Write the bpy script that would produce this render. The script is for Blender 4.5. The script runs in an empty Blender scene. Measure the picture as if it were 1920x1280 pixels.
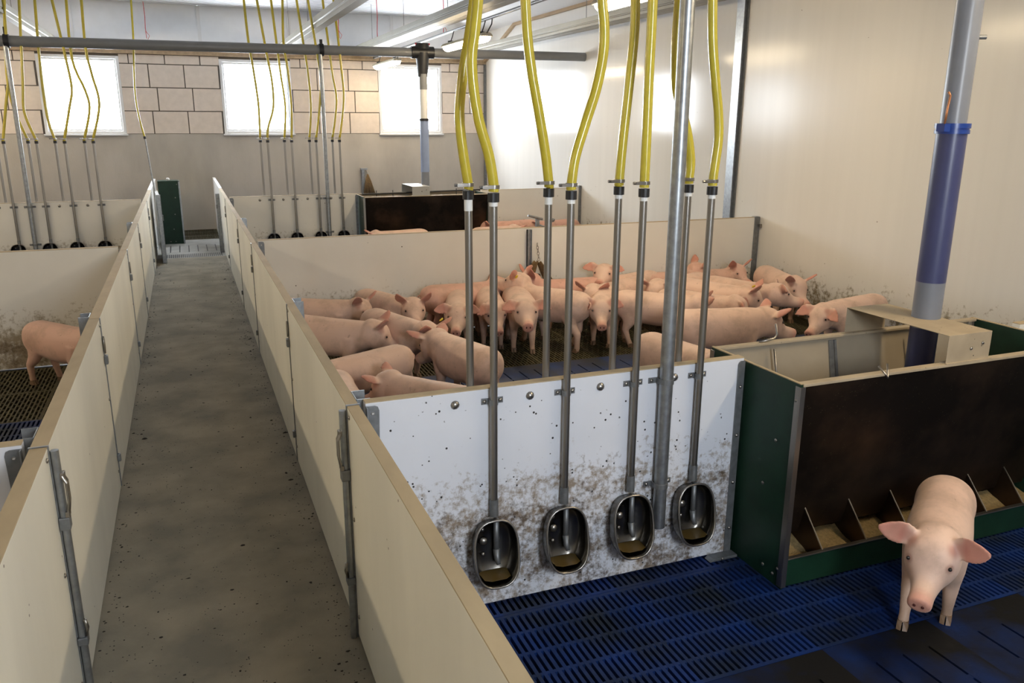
import bpy, math, random
import numpy as np
from mathutils import Vector, Matrix

# ------------------------------------------------------------------ camera, world, exposure
SC = bpy.context.scene
COL = SC.collection
RAD = math.radians
cam_d = bpy.data.cameras.new('camera'); cam = bpy.data.objects.new('camera', cam_d); COL.objects.link(cam)
cam_d.sensor_width = 36.0; cam_d.lens = 1520.26 / 1920 * 36.0; cam_d.clip_start = 0.05; cam_d.clip_end = 200
_y, _p, _r = RAD(21.6756), RAD(-15.1396), RAD(0.238)
_f = Vector((math.sin(_y) * math.cos(_p), math.cos(_y) * math.cos(_p), math.sin(_p)))
_rt = Vector((math.cos(_y), -math.sin(_y), 0)); _up = _rt.cross(_f)
_r2 = _rt * math.cos(_r) + _up * math.sin(_r); _u2 = -_rt * math.sin(_r) + _up * math.cos(_r)
cam.matrix_world = Matrix(((_r2.x, _u2.x, -_f.x, 0), (_r2.y, _u2.y, -_f.y, 0), (_r2.z, _u2.z, -_f.z, 2.04), (0, 0, 0, 1)))
SC.camera = cam
SC.view_settings.view_transform = 'Standard'; SC.view_settings.look = 'None'
SC.view_settings.gamma = 1.0; SC.view_settings.use_curve_mapping = False
SC.view_settings.exposure = 0.97
SC.cycles.max_bounces = 7; SC.cycles.diffuse_bounces = 4; SC.cycles.glossy_bounces = 3
SC.cycles.transmission_bounces = 4; SC.cycles.transparent_max_bounces = 8
SC.cycles.caustics_reflective = False; SC.cycles.caustics_refractive = False
SC.cycles.sample_clamp_indirect = 6.0; SC.cycles.use_denoising = True
W = bpy.data.worlds.new('overcast_sky'); SC.world = W; W.use_nodes = True
SKY = 26.0
LAMP = 30.0
_bg = W.node_tree.nodes['Background']; _bg.inputs[0].default_value = (0.86, 0.93, 1.0, 1); _bg.inputs[1].default_value = SKY

# main measures (metres): aisle runs along +Y, pens left and right of it
XA, XL, TH = 0.49, -0.504, 0.045
XR = 6.095
Y0, Y1, Y2, Y3, YB = -1.72, 2.9355, 7.644, 12.2515, 16.91
PH = 1.0
ZC = 4.07
WIN = [(-2.23, -0.91), (0.79, 2.09), (3.80, 5.125)]
WZ0, WZ1 = 1.80, 3.155
rng = random.Random(11)

# ------------------------------------------------------------------ materials
MATS = {}
def nodes(name):
    m = bpy.data.materials.new(name); m.use_nodes = True
    nt = m.node_tree; b = nt.nodes['Principled BSDF']
    MATS[name] = m
    return m, nt, b
def lk(nt, a, b): nt.links.new(a, b)
def math_n(nt, op, a, b=None, clamp=False):
    n = nt.nodes.new('ShaderNodeMath'); n.operation = op; n.use_clamp = clamp
    for i, v in enumerate((a, b)):
        if v is None: continue
        if isinstance(v, (int, float)): n.inputs[i].default_value = v
        else: lk(nt, v, n.inputs[i])
    return n.outputs[0]
def mixc(nt, fac, a, b):
    n = nt.nodes.new('ShaderNodeMix'); n.data_type = 'RGBA'
    for s, v in ((n.inputs[0], fac), (n.inputs[6], a), (n.inputs[7], b)):
        if isinstance(v, (int, float)): s.default_value = v
        elif isinstance(v, tuple): s.default_value = (*v[:3], 1)
        else: lk(nt, v, s)
    return n.outputs[2]
def coords(nt, scale=(1, 1, 1)):
    t = nt.nodes.new('ShaderNodeTexCoord'); mp = nt.nodes.new('ShaderNodeMapping'); mp.inputs['Scale'].default_value = scale
    lk(nt, t.outputs['Object'], mp.inputs[0]); return mp.outputs[0], t.outputs['Object']
def noise(nt, vec, scale, detail=4, rough=.55):
    n = nt.nodes.new('ShaderNodeTexNoise'); n.inputs['Scale'].default_value = scale; n.inputs['Detail'].default_value = detail
    n.inputs['Roughness'].default_value = rough; lk(nt, vec, n.inputs['Vector']); return n.outputs[0]
def ramp(nt, v, a, b, c0=0.0, c1=1.0):
    n = nt.nodes.new('ShaderNodeMapRange'); n.clamp = True
    n.inputs[1].default_value = a; n.inputs[2].default_value = b; n.inputs[3].default_value = c0; n.inputs[4].default_value = c1
    lk(nt, v, n.inputs[0]); return n.outputs[0]
def mat(name, col, rough=.5, metal=0., var=.0, vscale=6., col2=None, bump=0., bscale=60., stretch=(1, 1, 1),
        dirt=None, specks=None, spec=.5, coat=0., rvar=0., vlo=.35, vhi=.65, extra=()):
    """dirt / extra = (colour, z_low, z_high, amount, noise scale); specks = (colour, scale, size)"""
    m, nt, b = nodes(name)
    v, raw = coords(nt, stretch)
    c = col
    if var or col2:
        n = ramp(nt, noise(nt, v, vscale, 5), vlo, vhi)
        c2 = col2 or tuple(x * (1 - var) for x in col)
        c = mixc(nt, n, c2, col)
        if rvar: lk(nt, ramp(nt, n, 0, 1, rough + rvar, rough), b.inputs['Roughness'])
    ds = ([dirt] if dirt else []) + list(extra)
    for dcol, z0, z1, amt, dsc, cap in ds:
        sx = nt.nodes.new('ShaderNodeSeparateXYZ'); lk(nt, raw, sx.inputs[0])
        g = ramp(nt, sx.outputs[2], z0, z1, 1, 0)
        n1 = noise(nt, raw, dsc, 9, .72); n2 = noise(nt, raw, dsc * .22, 3)
        s = math_n(nt, 'ADD', math_n(nt, 'MINIMUM', math_n(nt, 'MULTIPLY', g, amt), cap), math_n(nt, 'MULTIPLY', n2, .55))
        s = math_n(nt, 'ADD', s, math_n(nt, 'MULTIPLY', n1, 1.0))
        k = math_n(nt, 'MULTIPLY', ramp(nt, s, 1.08, 1.26), .92)
        k = math_n(nt, 'MULTIPLY', k, ramp(nt, g, 0, .12))
        c = mixc(nt, k, c, dcol)
    if specks:
        vo = nt.nodes.new('ShaderNodeTexVoronoi'); vo.inputs['Scale'].default_value = specks[1]; lk(nt, raw, vo.inputs['Vector'])
        sel = ramp(nt, noise(nt, raw, specks[1] * .31, 2), .52, .54)
        k = math_n(nt, 'MULTIPLY', ramp(nt, vo.outputs['Distance'], specks[2], specks[2] * 1.25, 1, 0), sel)
        c = mixc(nt, k, c, specks[0])
    if isinstance(c, tuple): b.inputs['Base Color'].default_value = (*c, 1)
    else: lk(nt, c, b.inputs['Base Color'])
    if not rvar: b.inputs['Roughness'].default_value = rough
    b.inputs['Metallic'].default_value = metal
    b.inputs['Specular IOR Level'].default_value = spec
    if coat: b.inputs['Coat Weight'].default_value = coat; b.inputs['Coat Roughness'].default_value = .12
    if bump:
        bn = nt.nodes.new('ShaderNodeBump'); bn.inputs['Strength'].default_value = bump; bn.inputs['Distance'].default_value = .01
        lk(nt, noise(nt, v, bscale, 6, .6), bn.inputs['Height']); lk(nt, bn.outputs[0], b.inputs['Normal'])
    return m

BROWN = (.16, .105, .055)
M_board = mat('board_aisle', (.80, .77, .68), .55, var=.10, vscale=2.2, bump=.05, bscale=14, stretch=(1, 1, .35), specks=((.09, .06, .04), 9, .035))
M_pen = mat('board_pen', (.76, .735, .68), .45, var=.06, vscale=2, dirt=((.30, .24, .16), -.05, .75, .70, 26, .42), specks=((.10, .08, .05), 7, .04))
M_penL = mat('board_pen_dirty', (.76, .735, .68), .45, var=.06, vscale=2, dirt=((.30, .24, .16), -.05, .80, .74, 22, .46), extra=(((.12, .08, .04), -.1, .55, .60, 12, .34),), specks=((.10, .08, .05), 7, .04))
M_drink = mat('board_drinkers', (.69, .71, .77), .38, var=.05, vscale=3, dirt=((.25, .19, .13), -.1, .95, .85, 30, .36), extra=(((.085, .055, .03), -.1, .85, .75, 40, .345),), specks=((.02, .02, .02), 30, .13))
M_edge = mat('dusty_edge', (.46, .36, .22), .8, var=.16, vscale=7, stretch=(1, .4, 1))
M_concrete = mat('aisle_concrete', (.33, .285, .215), .85, col2=(.20, .18, .14), vscale=2.8, bump=.25, bscale=90, specks=((.04, .032, .025), 48, .13))
M_wallconc = mat('wall_concrete', (.46, .42, .365), .85, var=.20, vscale=1.3, bump=.15, bscale=40, stretch=(1, 1, .45))
M_block = mat('sand_block', (.66, .57, .49), .85, var=.08, vscale=9, bump=.25, bscale=70)
M_mortar = mat('mortar', (.13, .11, .09), .9, var=.15)
M_wall2 = mat('white_plastic_wall_satin', (.70, .68, .64), .2, var=.04, vscale=1.2, bump=.02, bscale=9, stretch=(1, 5, .12), dirt=((.20, .15, .08), -.1, .85, .68, 19, .42), specks=((.12, .09, .06), 6, .03), spec=.3)
M_wall = mat('white_plastic_wall', (.68, .67, .645), .12, var=.04, vscale=1.2, bump=.012, bscale=9, stretch=(1, 5, .12), dirt=((.20, .15, .08), -.1, .85, .68, 19, .42), specks=((.12, .09, .06), 6, .03), spec=.2)
M_ceil = mat('white_ceiling', (.76, .77, .79), .42, var=.04, spec=.3)
M_wood = mat('pine_wood', (.40, .29, .18), .7, var=.25, vscale=20, stretch=(1, .1, 1))
M_winframe = mat('window_frame_white', (.66, .66, .66), .4)
M_galv = mat('galvanised_steel', (.37, .39, .41), .38, metal=.85, var=.25, vscale=30)
M_galvd = mat('dull_galvanised', (.24, .25, .26), .5, metal=.7, var=.25, vscale=25)
M_steel = mat('brushed_steel', (.33, .31, .285), .30, metal=.95, var=.15, vscale=12, stretch=(1, 1, .2))
M_bowl = mat('bowl_steel', (.17, .16, .145), .26, metal=1.0, var=.35, vscale=9)
M_sheet = mat('hopper_sheet', (.13, .082, .052), .30, metal=.85, col2=(.020, .015, .012), vscale=1.7, rvar=.2, vlo=.42, vhi=.75, specks=((.10, .08, .05), 60, .12), bump=.04, bscale=12)  # brown noise patches painted in for warm wall reflections on dark steel
M_sheetin = mat('hopper_inside', (.36, .30, .22), .6, metal=.2, var=.15, vscale=4)
M_green = mat('green_board', (.008, .034, .019), .4, var=.3, vscale=8, bump=.04, bscale=30, spec=.3)
M_black = mat('black_rubber', (.012, .012, .014), .45)
M_white = mat('white_tape', (.75, .75, .74), .5)
M_hose = mat('yellow_hose', (.58, .47, .045), .22, var=.12, vscale=25, spec=.6)
M_blue = mat('blue_plastic', (.006, .028, .15), .42, col2=(.010, .016, .028), vscale=3.2, bump=.08, bscale=40, spec=.25)
M_bluesolid = mat('blue_plastic_soiled', (.016, .05, .17), .45, col2=(.035, .038, .046), vscale=2.6, bump=.1, bscale=30)
M_bluedirt = mat('blue_plastic_dirty', (.004, .018, .085), .6, col2=(.007, .007, .0075), vscale=2.4, bump=.15, bscale=30, vlo=.42, vhi=.66, spec=.15)
M_grid = mat('olive_cast_iron', (.105, .092, .048), .5, metal=.25, var=.45, vscale=7, bump=.1, bscale=60)
M_pit = mat('slurry_pit', (.012, .011, .009), .6)
M_crumb = mat('manure_crumb', (.028, .022, .016), .95)
M_feed = mat('feed_meal', (.30, .21, .09), .95, var=.35, vscale=60, bump=.6, bscale=140)
M_pvc = mat('grey_pvc', (.20, .205, .215), .32, var=.1, vscale=6)
M_tube = mat('grey_tube', (.19, .205, .245), .34, var=.12, vscale=5)
M_tubeblue = mat('lilac_blue_tube', (.050, .058, .15), .34, var=.15, vscale=5)
M_bluecl = mat('blue_clamp', (.01, .04, .23), .3)
M_rail = mat('cream_aluminium', (.30, .285, .235), .5, metal=.25, var=.08)
M_hood = mat('dusty_hood', (.42, .34, .235), .6, metal=.1, var=.15, vscale=8, specks=((.06, .05, .03), 30, .09))
M_lampbody = mat('lamp_housing', (.55, .50, .40), .5)
M_red = mat('red_twine', (.55, .03, .04), .7)
M_copper = mat('copper_hook', (.45, .19, .08), .4, metal=.6)
M_jute = mat('jute_sack', (.17, .105, .045), .95, var=.4, vscale=40, bump=.5, bscale=120)
M_yellow = mat('yellow_tag', (.75, .58, .02), .4)
M_water = mat('drinker_water', (.10, .065, .02), .08, spec=.8)
M_hoof = mat('hoof_horn', (.16, .095, .055), .5)
M_eye = mat('eye_dark', (.012, .008, .008), .08, spec=.8)
M_nostril = mat('nostril', (.10, .025, .02), .6)

m_, nt_, b_ = nodes('window_glass')
nt_.nodes.remove(b_)
_t = nt_.nodes.new('ShaderNodeBsdfTransparent'); _g = nt_.nodes.new('ShaderNodeBsdfGlossy'); _g.inputs['Roughness'].default_value = .05
_mx = nt_.nodes.new('ShaderNodeMixShader'); _mx.inputs[0].default_value = .07
lk(nt_, _t.outputs[0], _mx.inputs[1]); lk(nt_, _g.outputs[0], _mx.inputs[2]); lk(nt_, _mx.outputs[0], nt_.nodes['Material Output'].inputs[0])
M_glass = m_
m_, nt_, b_ = nodes('lamp_diffuser')
b_.inputs['Base Color'].default_value = (.9, .88, .8, 1); b_.inputs['Emission Color'].default_value = (1.0, .80, .52, 1); b_.inputs['Emission Strength'].default_value = LAMP
M_lamp = m_

# pig skin: colour attribute (pink ears, snout, darker soiled feet) plus patches that differ from pig to pig
m_, nt_, b_ = nodes('pig_skin')
_a = nt_.nodes.new('ShaderNodeAttribute'); _a.attribute_name = 'Col'
_oi = nt_.nodes.new('ShaderNodeObjectInfo')
_v, _raw = coords(nt_)
_ad = nt_.nodes.new('ShaderNodeVectorMath'); _ad.operation = 'ADD'
_mu = nt_.nodes.new('ShaderNodeVectorMath'); _mu.operation = 'SCALE'; _mu.inputs[3].default_value = 9.0
_cv = nt_.nodes.new('ShaderNodeCombineXYZ'); lk(nt_, _oi.outputs['Random'], _cv.inputs[0]); lk(nt_, _oi.outputs['Random'], _cv.inputs[1])
lk(nt_, _cv.outputs[0], _mu.inputs[0]); lk(nt_, _mu.outputs[0], _ad.inputs[0]); lk(nt_, _raw, _ad.inputs[1])
_n = ramp(nt_, noise(nt_, _ad.outputs[0], 6, 6, .65), .47, .76)
_c = mixc(nt_, math_n(nt_, 'MULTIPLY', _n, .6), _a.outputs['Color'], (.30, .19, .12))
_n2 = ramp(nt_, noise(nt_, _ad.outputs[0], 30, 3), .68, .74)
_c = mixc(nt_, math_n(nt_, 'MULTIPLY', _n2, .4), _c, (.22, .12, .08))
lk(nt_, _c, b_.inputs['Base Color']); b_.inputs['Roughness'].default_value = .55
_bn = nt_.nodes.new('ShaderNodeBump'); _bn.inputs['Strength'].default_value = .18; _bn.inputs['Distance'].default_value = .004
lk(nt_, noise(nt_, _v, 55, 5), _bn.inputs['Height']); lk(nt_, _bn.outputs[0], b_.inputs['Normal'])
b_.inputs['Sheen Weight'].default_value = .25; b_.inputs['Sheen Roughness'].default_value = .5; b_.inputs['Sheen Tint'].default_value = (1, .85, .75, 1)
M_pig = m_

# ------------------------------------------------------------------ mesh helpers
class MB:
    def __init__(s): s.v = []; s.f = []
    def add(s, vs, fs):
        o = len(s.v); s.v += [tuple(p) for p in vs]; s.f += [tuple(i + o for i in f) for f in fs]; return s
    def box(s, x0, x1, y0, y1, z0, z1):
        return s.add([(x0, y0, z0), (x1, y0, z0), (x1, y1, z0), (x0, y1, z0), (x0, y0, z1), (x1, y0, z1), (x1, y1, z1), (x0, y1, z1)],
                     [(0, 3, 2, 1), (4, 5, 6, 7), (0, 1, 5, 4), (1, 2, 6, 5), (2, 3, 7, 6), (3, 0, 4, 7)])
    def prism(s, poly, axis, a, b):
        """poly: list of 2D points in the plane normal to axis ('x': (y,z); 'y': (x,z); 'z': (x,y)), extruded from a to b"""
        def P(q, t): return {'x': (t, q[0], q[1]), 'y': (q[0], t, q[1]), 'z': (q[0], q[1], t)}[axis]
        n = len(poly)
        return s.add([P(q, a) for q in poly] + [P(q, b) for q in poly],
                     [tuple(range(n))[::-1], tuple(range(n, 2 * n))] + [(i, (i + 1) % n, n + (i + 1) % n, n + i) for i in range(n)])
    def tube(s, pts, r, n=10, cap=True, closed=False):
        pts = [Vector(p) for p in pts]; m = len(pts); rs = r if isinstance(r, (list, tuple)) else [r] * m
        vs = []; prev = None
        for i, p in enumerate(pts):
            if closed: t = pts[(i + 1) % m] - pts[i - 1]
            else: t = pts[min(i + 1, m - 1)] - pts[max(i - 1, 0)]
            t.normalize()
            if prev is None:
                a = Vector((0, 0, 1)) if abs(t.z) < .9 else Vector((1, 0, 0)); u = t.cross(a).normalized()
            else: u = (prev - t * prev.dot(t)).normalized()
            w = t.cross(u); prev = u
            for k in range(n):
                an = 2 * math.pi * k / n; vs.append(p + (u * math.cos(an) + w * math.sin(an)) * rs[i])
        fs = []
        for i in range(m if closed else m - 1):
            j = (i + 1) % m
            fs += [(i * n + k, i * n + (k + 1) % n, j * n + (k + 1) % n, j * n + k) for k in range(n)]
        if cap and not closed: fs += [tuple(range(n))[::-1], tuple(range((m - 1) * n, m * n))]
        return s.add(vs, fs)
    def cyl(s, x, y, z0, z1, r, n=14): return s.tube([(x, y, z0), (x, y, z1)], r, n)
    def ball(s, c, r, n=10, m=6, sc=(1, 1, 1)):
        vs = [(c[0], c[1], c[2] - r * sc[2])]
        for i in range(1, m):
            t = math.pi * i / m
            vs += [(c[0] + r * sc[0] * math.sin(t) * math.cos(2 * math.pi * k / n), c[1] + r * sc[1] * math.sin(t) * math.sin(2 * math.pi * k / n), c[2] - r * sc[2] * math.cos(t)) for k in range(n)]
        vs.append((c[0], c[1], c[2] + r * sc[2])); L = len(vs) - 1
        fs = [(0, 1 + (k + 1) % n, 1 + k) for k in range(n)]
        for i in range(m - 2):
            o = 1 + i * n; fs += [(o + k, o + (k + 1) % n, o + n + (k + 1) % n, o + n + k) for k in range(n)]
        o = 1 + (m - 2) * n; fs += [(o + k, o + (k + 1) % n, L) for k in range(n)]
        return s.add(vs, fs)
    def mesh(s, name, m, smooth=False):
        me = bpy.data.meshes.new(name); me.from_pydata(s.v, [], s.f); me.validate()
        if smooth: me.polygons.foreach_set('use_smooth', [True] * len(me.polygons))
        if m: me.materials.append(m)
        return me
    def build(s, name, m, parent=None, smooth=False, bevel=0., loc=None, sharp=False):
        return link(name, s.mesh(name, m, smooth or sharp), parent, bevel, loc, sharp)
def link(name, me, parent=None, bevel=0., loc=None, sharp=False):
    o = bpy.data.objects.new(name, me); COL.objects.link(o)
    if parent: o.parent = parent
    if loc: o.location = loc
    if sharp: me.set_sharp_from_angle(angle=RAD(40))
    if bevel:
        b = o.modifiers.new('bevel', 'BEVEL'); b.width = bevel; b.segments = 2; b.limit_method = 'ANGLE'
    return o
def tag(o, label, cat, group=None):
    o['label'] = label; o['category'] = cat
    if group: o['group'] = group
    return o
def thing(name, label, cat, loc=(0, 0, 0), rz=0., group=None):
    o = bpy.data.objects.new(name, None); COL.objects.link(o); o.location = loc; o.rotation_euler = (0, 0, rz)
    o.empty_display_size = .1
    o['kind'] = 'thing'; return tag(o, label, cat, group)
def struct(o, label=None, cat=None):
    o['kind'] = 'structure'
    if label: o['label'] = label
    if cat: o['category'] = cat
    return o
def spline(pts, k=6):
    P = [Vector(p) for p in pts]; out = []
    for i in range(len(P) - 1):
        a, b, c, d = P[max(i - 1, 0)], P[i], P[i + 1], P[min(i + 2, len(P) - 1)]
        for j in range(k):
            t = j / k
            out.append(.5 * ((2 * b) + (c - a) * t + (2 * a - 5 * b + 4 * c - d) * t * t + (3 * b - a - 3 * c + d) * t ** 3))
    return out + [P[-1]]
ORD = ['first', 'second', 'third', 'fourth', 'fifth', 'sixth', 'seventh', 'eighth', 'ninth', 'tenth', 'eleventh', 'twelfth']

# ------------------------------------------------------------------ the building shell
fl = struct(MB().box(XL - .045, XA + .045, Y0, 13.39, -.16, 0).build('floor', M_concrete), 'brown-grey concrete aisle floor between the two rows of pens', 'floor')
struct(MB().box(-XR, XR, Y0, YB, -.62, -.60).build('floor_pit', M_pit), 'dark slurry pit below the slatted pen floors', 'pit')
# slab under pens that the photograph does not look into
sl = MB()
for a, b in ((Y2 + .01, YB),): sl.box(XA + .05, XR, a, b, -.06, 0)
for a, b in ((Y0, 4.85), (Y2 + .01, YB)): sl.box(-XR, XL - .05, a, b, -.06, 0)
sl.box(-XR, -2.90, 4.85, Y2 + .01, -.06, 0); sl.box(XA + .05, XR, Y0, 1.53, -.06, 0)
sl.build('pen_slab', M_bluesolid, fl)

def slat_mesh(name, wx, wy, pitch, bar, rows, rib, border=.018, t=.028):
    m = MB(); n = int(round(wx / pitch)); p = wx / n
    for i in range(n): m.box(i * p + (p - bar) / 2, i * p + (p + bar) / 2, border, wy - border, -t, 0)
    m.box(0, wx, 0, border, -t, 0); m.box(0, wx, wy - border, wy, -t, 0)
    for k in range(1, rows): y = wy * k / rows; m.box(0, wx, y - rib / 2, y + rib / 2, -t, -.001)
    return m.mesh(name, M_blue)
def grid_mesh(name, wx, wy):
    m = MB(); n = 19; p = wx / n; t = .03
    for i in range(n + 1):
        x = min(max(i * p, .006), wx - .006); m.box(x - .006, x + .006, .012, wy - .012, -t, 0)
    m.box(0, wx, 0, .014, -t, 0); m.box(0, wx, wy - .014, wy, -t, 0)
    for i in range(n):
        k = 0
        y = .10 if i % 2 else .045
        while y < wy - .03:
            m.box(i * p + .005, (i + 1) * p - .005, y - .007, y + .007, -t, -.001); y += .11
    return m.mesh(name, M_grid)
PW = 0.555
SLAT = slat_mesh('slatted_panel', PW, .675, .029, .0155, 5, .016)
def solid_mesh(mm):
    m = MB(); n = 4; p = PW / n; wy = .675
    for i in range(n): m.box(i * p + (.006 if i else 0), (i + 1) * p - (.006 if i < n - 1 else 0), .14, wy - .14, -.028, 0)
    m.box(0, PW, .001, .14, -.028, 0); m.box(0, PW, wy - .14, wy - .001, -.028, 0)
    for i in range(1, n): m.box(i * p - .007, i * p + .007, wy / 2 - .012, wy / 2 + .012, -.028, -.001)
    return m.mesh('solid_panel', mm)
SOLID = solid_mesh(M_bluesolid); DIRTY = solid_mesh(M_bluedirt); GRID = grid_mesh('grid_panel', PW, .70)
X0R = XA + TH + .005
def lay(me, name, x0, cols, ys, sgn=1):
    for c in range(cols):
        for y in ys:
            o = link(name, me, fl); o.location = (x0 + sgn * c * PW - (PW if sgn < 0 else 0), y, 0)
lay(SLAT, 'slatted_panel', X0R, 10, (2.165, 2.842))
lay(DIRTY, 'solid_panel', X0R, 8, (1.488,))
lay(SOLID, 'solid_panel', X0R, 10, (3.519, 4.196, 4.873, 5.55))
lay(GRID, 'grid_panel', X0R, 10, (6.228, 6.93))
lay(SLAT, 'slatted_panel', XL - .05, 4, (4.873, 5.55), -1)
lay(GRID, 'grid_panel', XL - .05, 4, (6.228, 6.93), -1)
MB().box(XL - .045, XA + .045, 13.39, 15.45, -.16, .0).build('pale_floor_plate', mat('pale_plastic_floor', (.42, .41, .38), .6, var=.25, vscale=4), fl)
# far end of the aisle: slotted edge, plain slab with a few slots, dark grate
_e = MB()
for i in range(38): x = XL + i * .0262; _e.box(x, x + .015, 15.45, 16.90, -.05, 0)
for y in (15.45, 15.9, 16.4, 16.88): _e.box(XL, XA, y, y + .02, -.05, -.001)
_e.build('end_grate', M_grid, fl)
_s = MB()
for i in range(30): x = -.40 + i * .0285; _s.box(x, x + .015, 13.42, 13.76, .0, .0015)
for i in range(6): x = -.33 + i * .14; _s.box(x, x + .014, 14.0, 14.75, .0, .0015)
_s.build('drain_slots', M_black, fl)

# back wall: concrete plinth, block courses, white panels above
wb = MB().box(-XR - .1, XR + .1, YB, YB + .25, -.65, WZ0).build('wall_back', M_wallconc)
struct(wb, 'rear gable wall, grey concrete below and sand-coloured blocks above', 'wall')
def mort(x0, x1): MB().box(x0, x1, YB + .006, YB + .25, WZ0, 3.20).build('mortar_bed', M_mortar, wb)
_xs = [-XR] + [v for w in WIN for v in w] + [XR]
for i in range(0, len(_xs), 2): mort(_xs[i], _xs[i + 1])
MB().box(-XR, XR, YB + .006, YB + .25, WZ1, 3.20).build('lintel', M_mortar, wb)
for z0, z1, off in ((1.806, 2.200, 2.588), (2.216, 2.614, 2.707), (2.630, 3.024, 2.588), (3.040, 3.192, 2.275)):
    x = off - 15 * .6055
    while x < XR:
        a, b = x + .009, x + .6055 - .009
        a = max(a, -XR); b = min(b, XR)
        segs = [(a, b)]
        top = z1 if z1 < 3.1 else z0
        for w0, w1 in WIN:
            ns = []
            for s0, s1 in segs:
                if s1 <= w0 - .0 or s0 >= w1: ns.append((s0, s1)); continue
                if z0 > WZ1: ns.append((s0, s1)); continue
                if s0 < w0: ns.append((s0, w0))
                if s1 > w1: ns.append((w1, s1))
            segs = ns
        for s0, s1 in segs:
            if s1 - s0 > .04: MB().box(s0, s1, YB - .010, YB + .12, z0, z1).build('concrete_block', M_block, wb, bevel=.003)
        x += .6055
for n, (x0, x1) in enumerate(((-XR, -3.7), (-3.67, -1.62), (-1.59, .485), (.515, 2.10), (2.13, 4.1), (4.13, XR + .1))):
    MB().box(x0, x1, YB + .02, YB + .25, 3.29, ZC + .3).build('upper_panel', M_ceil, wb)
for x in (-3.685, -1.605, .50, 2.115, 4.115): MB().box(x - .03, x + .03, YB + .004, YB + .02, 3.29, ZC).build('cover_strip', M_winframe, wb)
struct(MB().box(-XR, XR, YB - .05, YB + .02, 3.20, 3.245).box(-XR, XR, YB - .02, YB + .02, 3.245, 3.29).build('trim_1', M_wood, bevel=.004), 'wooden batten along the top of the block wall', 'trim')

# windows of the rear wall (and the window added behind the camera for cool fill)
def window(n, x0, x1, y, sgn, label):
    w = bpy.data.objects.new('window_%d' % n, None); COL.objects.link(w); w.location = ((x0 + x1) / 2, y, WZ0); struct(w, label, 'window')
    hw = (x1 - x0) / 2; h = WZ1 - WZ0
    f = MB(); d0, d1 = sorted((-.012 * sgn, .09 * sgn)); t = .05
    f.box(-hw, -hw + t, d0, d1, 0, h).box(hw - t, hw, d0, d1, 0, h).box(-hw + t, hw - t, d0, d1, h - t, h).box(-hw + t, hw - t, d0, d1, 0, t)
    f.build('window_frame', M_winframe, w, bevel=.004)
    e0, e1 = sorted((.03 * sgn, .07 * sgn)); s = MB(); q = t + .035
    s.box(-hw + t, -hw + q, e0, e1, t, h - t).box(hw - q, hw - t, e0, e1, t, h - t).box(-hw + q, hw - q, e0, e1, h - q, h - t).box(-hw + q, hw - q, e0, e1, t, q)
    sh = s.build('sash', M_winframe, w, bevel=.003)
    g0, g1 = sorted((.048 * sgn, .052 * sgn)); MB().box(-hw + q, hw - q, g0, g1, q, h - q).build('pane', M_glass, sh)
    s0, s1 = sorted((-.05 * sgn, .02 * sgn)); MB().box(-hw - .02, hw + .02, s0, s1, -.03, .0).build('window_sill', M_winframe, w, bevel=.004)
    # daylight portal: tells the renderer where sky light comes in, gives off nothing itself
    L = bpy.data.lights.new('window_portal', 'AREA'); L.shape = 'RECTANGLE'; L.size = x1 - x0; L.size_y = h; L.cycles.is_portal = True
    lo = bpy.data.objects.new('window_portal', L); COL.objects.link(lo); lo.parent = w; lo.location = (0, .13 * sgn, h / 2)
    lo.rotation_euler = (RAD(-90) if sgn > 0 else RAD(90), 0, 0)
for i, (a, b) in enumerate(WIN): window(i + 1, a, b, YB, 1, '%s bright white-framed window in the rear block wall' % ('left', 'middle', 'right')[i])

# right wall with chamfered upper far corner, profile and wooden trim
wr = struct(MB().box(XR, XR + .12, 8.22, YB + .02, -.65, ZC + .1).build('wall_right', M_wall), 'glossy white plastic-clad right-hand wall', 'wall')
MB().box(XR + .001, XR + .12, Y0, 8.22, -.65, ZC + .1).build('satin_cladding', M_wall2, wr)
MB().box(XR - .035, XR, 8.17, 8.31, 0, 3.84).box(XR - .045, XR - .035, 8.155, 8.19, 0, 3.84).build('joint_profile', M_galv, wr, bevel=.003)
MB().box(XR - .012, XR, 8.12, 8.17, 0, 3.84).build('joint_seal', M_galvd, wr)
MB().box(XR - .05, XR - .003, YB - .06, YB - .002, 0, 3.2).build('corner_profile', M_galvd, wr, bevel=.003)
struct(MB().prism([(16.90, 3.22), (15.20, 3.80), (15.15, 3.88), (16.90, 3.30)], 'x', XR - .05, XR - .001).build('trim_2', M_wood, bevel=.003), 'diagonal wooden trim in the upper far corner of the right wall', 'trim')
struct(MB().box(XR - .05, XR - .001, Y0, 15.2, 3.80, 3.87).build('trim_3', M_wood, bevel=.003), 'long wooden trim along the top of the right wall', 'trim')
wl = struct(MB().box(-XR - .12, -XR, Y0, YB + .02, -.65, ZC + .1).build('wall_left', M_wall), 'white plastic-clad left-hand wall', 'wall')
# wall behind the camera, with one unseen window added for cool fill
wf = MB()
wf.box(-XR, XR, Y0 - .25, Y0, -.65, WZ0).box(-XR, XR, Y0 - .25, Y0, WZ1, ZC + .1)
wf.box(-XR, .9, Y0 - .25, Y0, WZ0, WZ1).box(1.9, XR, Y0 - .25, Y0, WZ0, WZ1)
struct(wf.build('wall_front', M_ceil), 'wall behind the camera with a single added window', 'wall')
window(4, .9, 1.9, Y0, -1, 'unseen window added in the wall behind the camera for cool fill')

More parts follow.
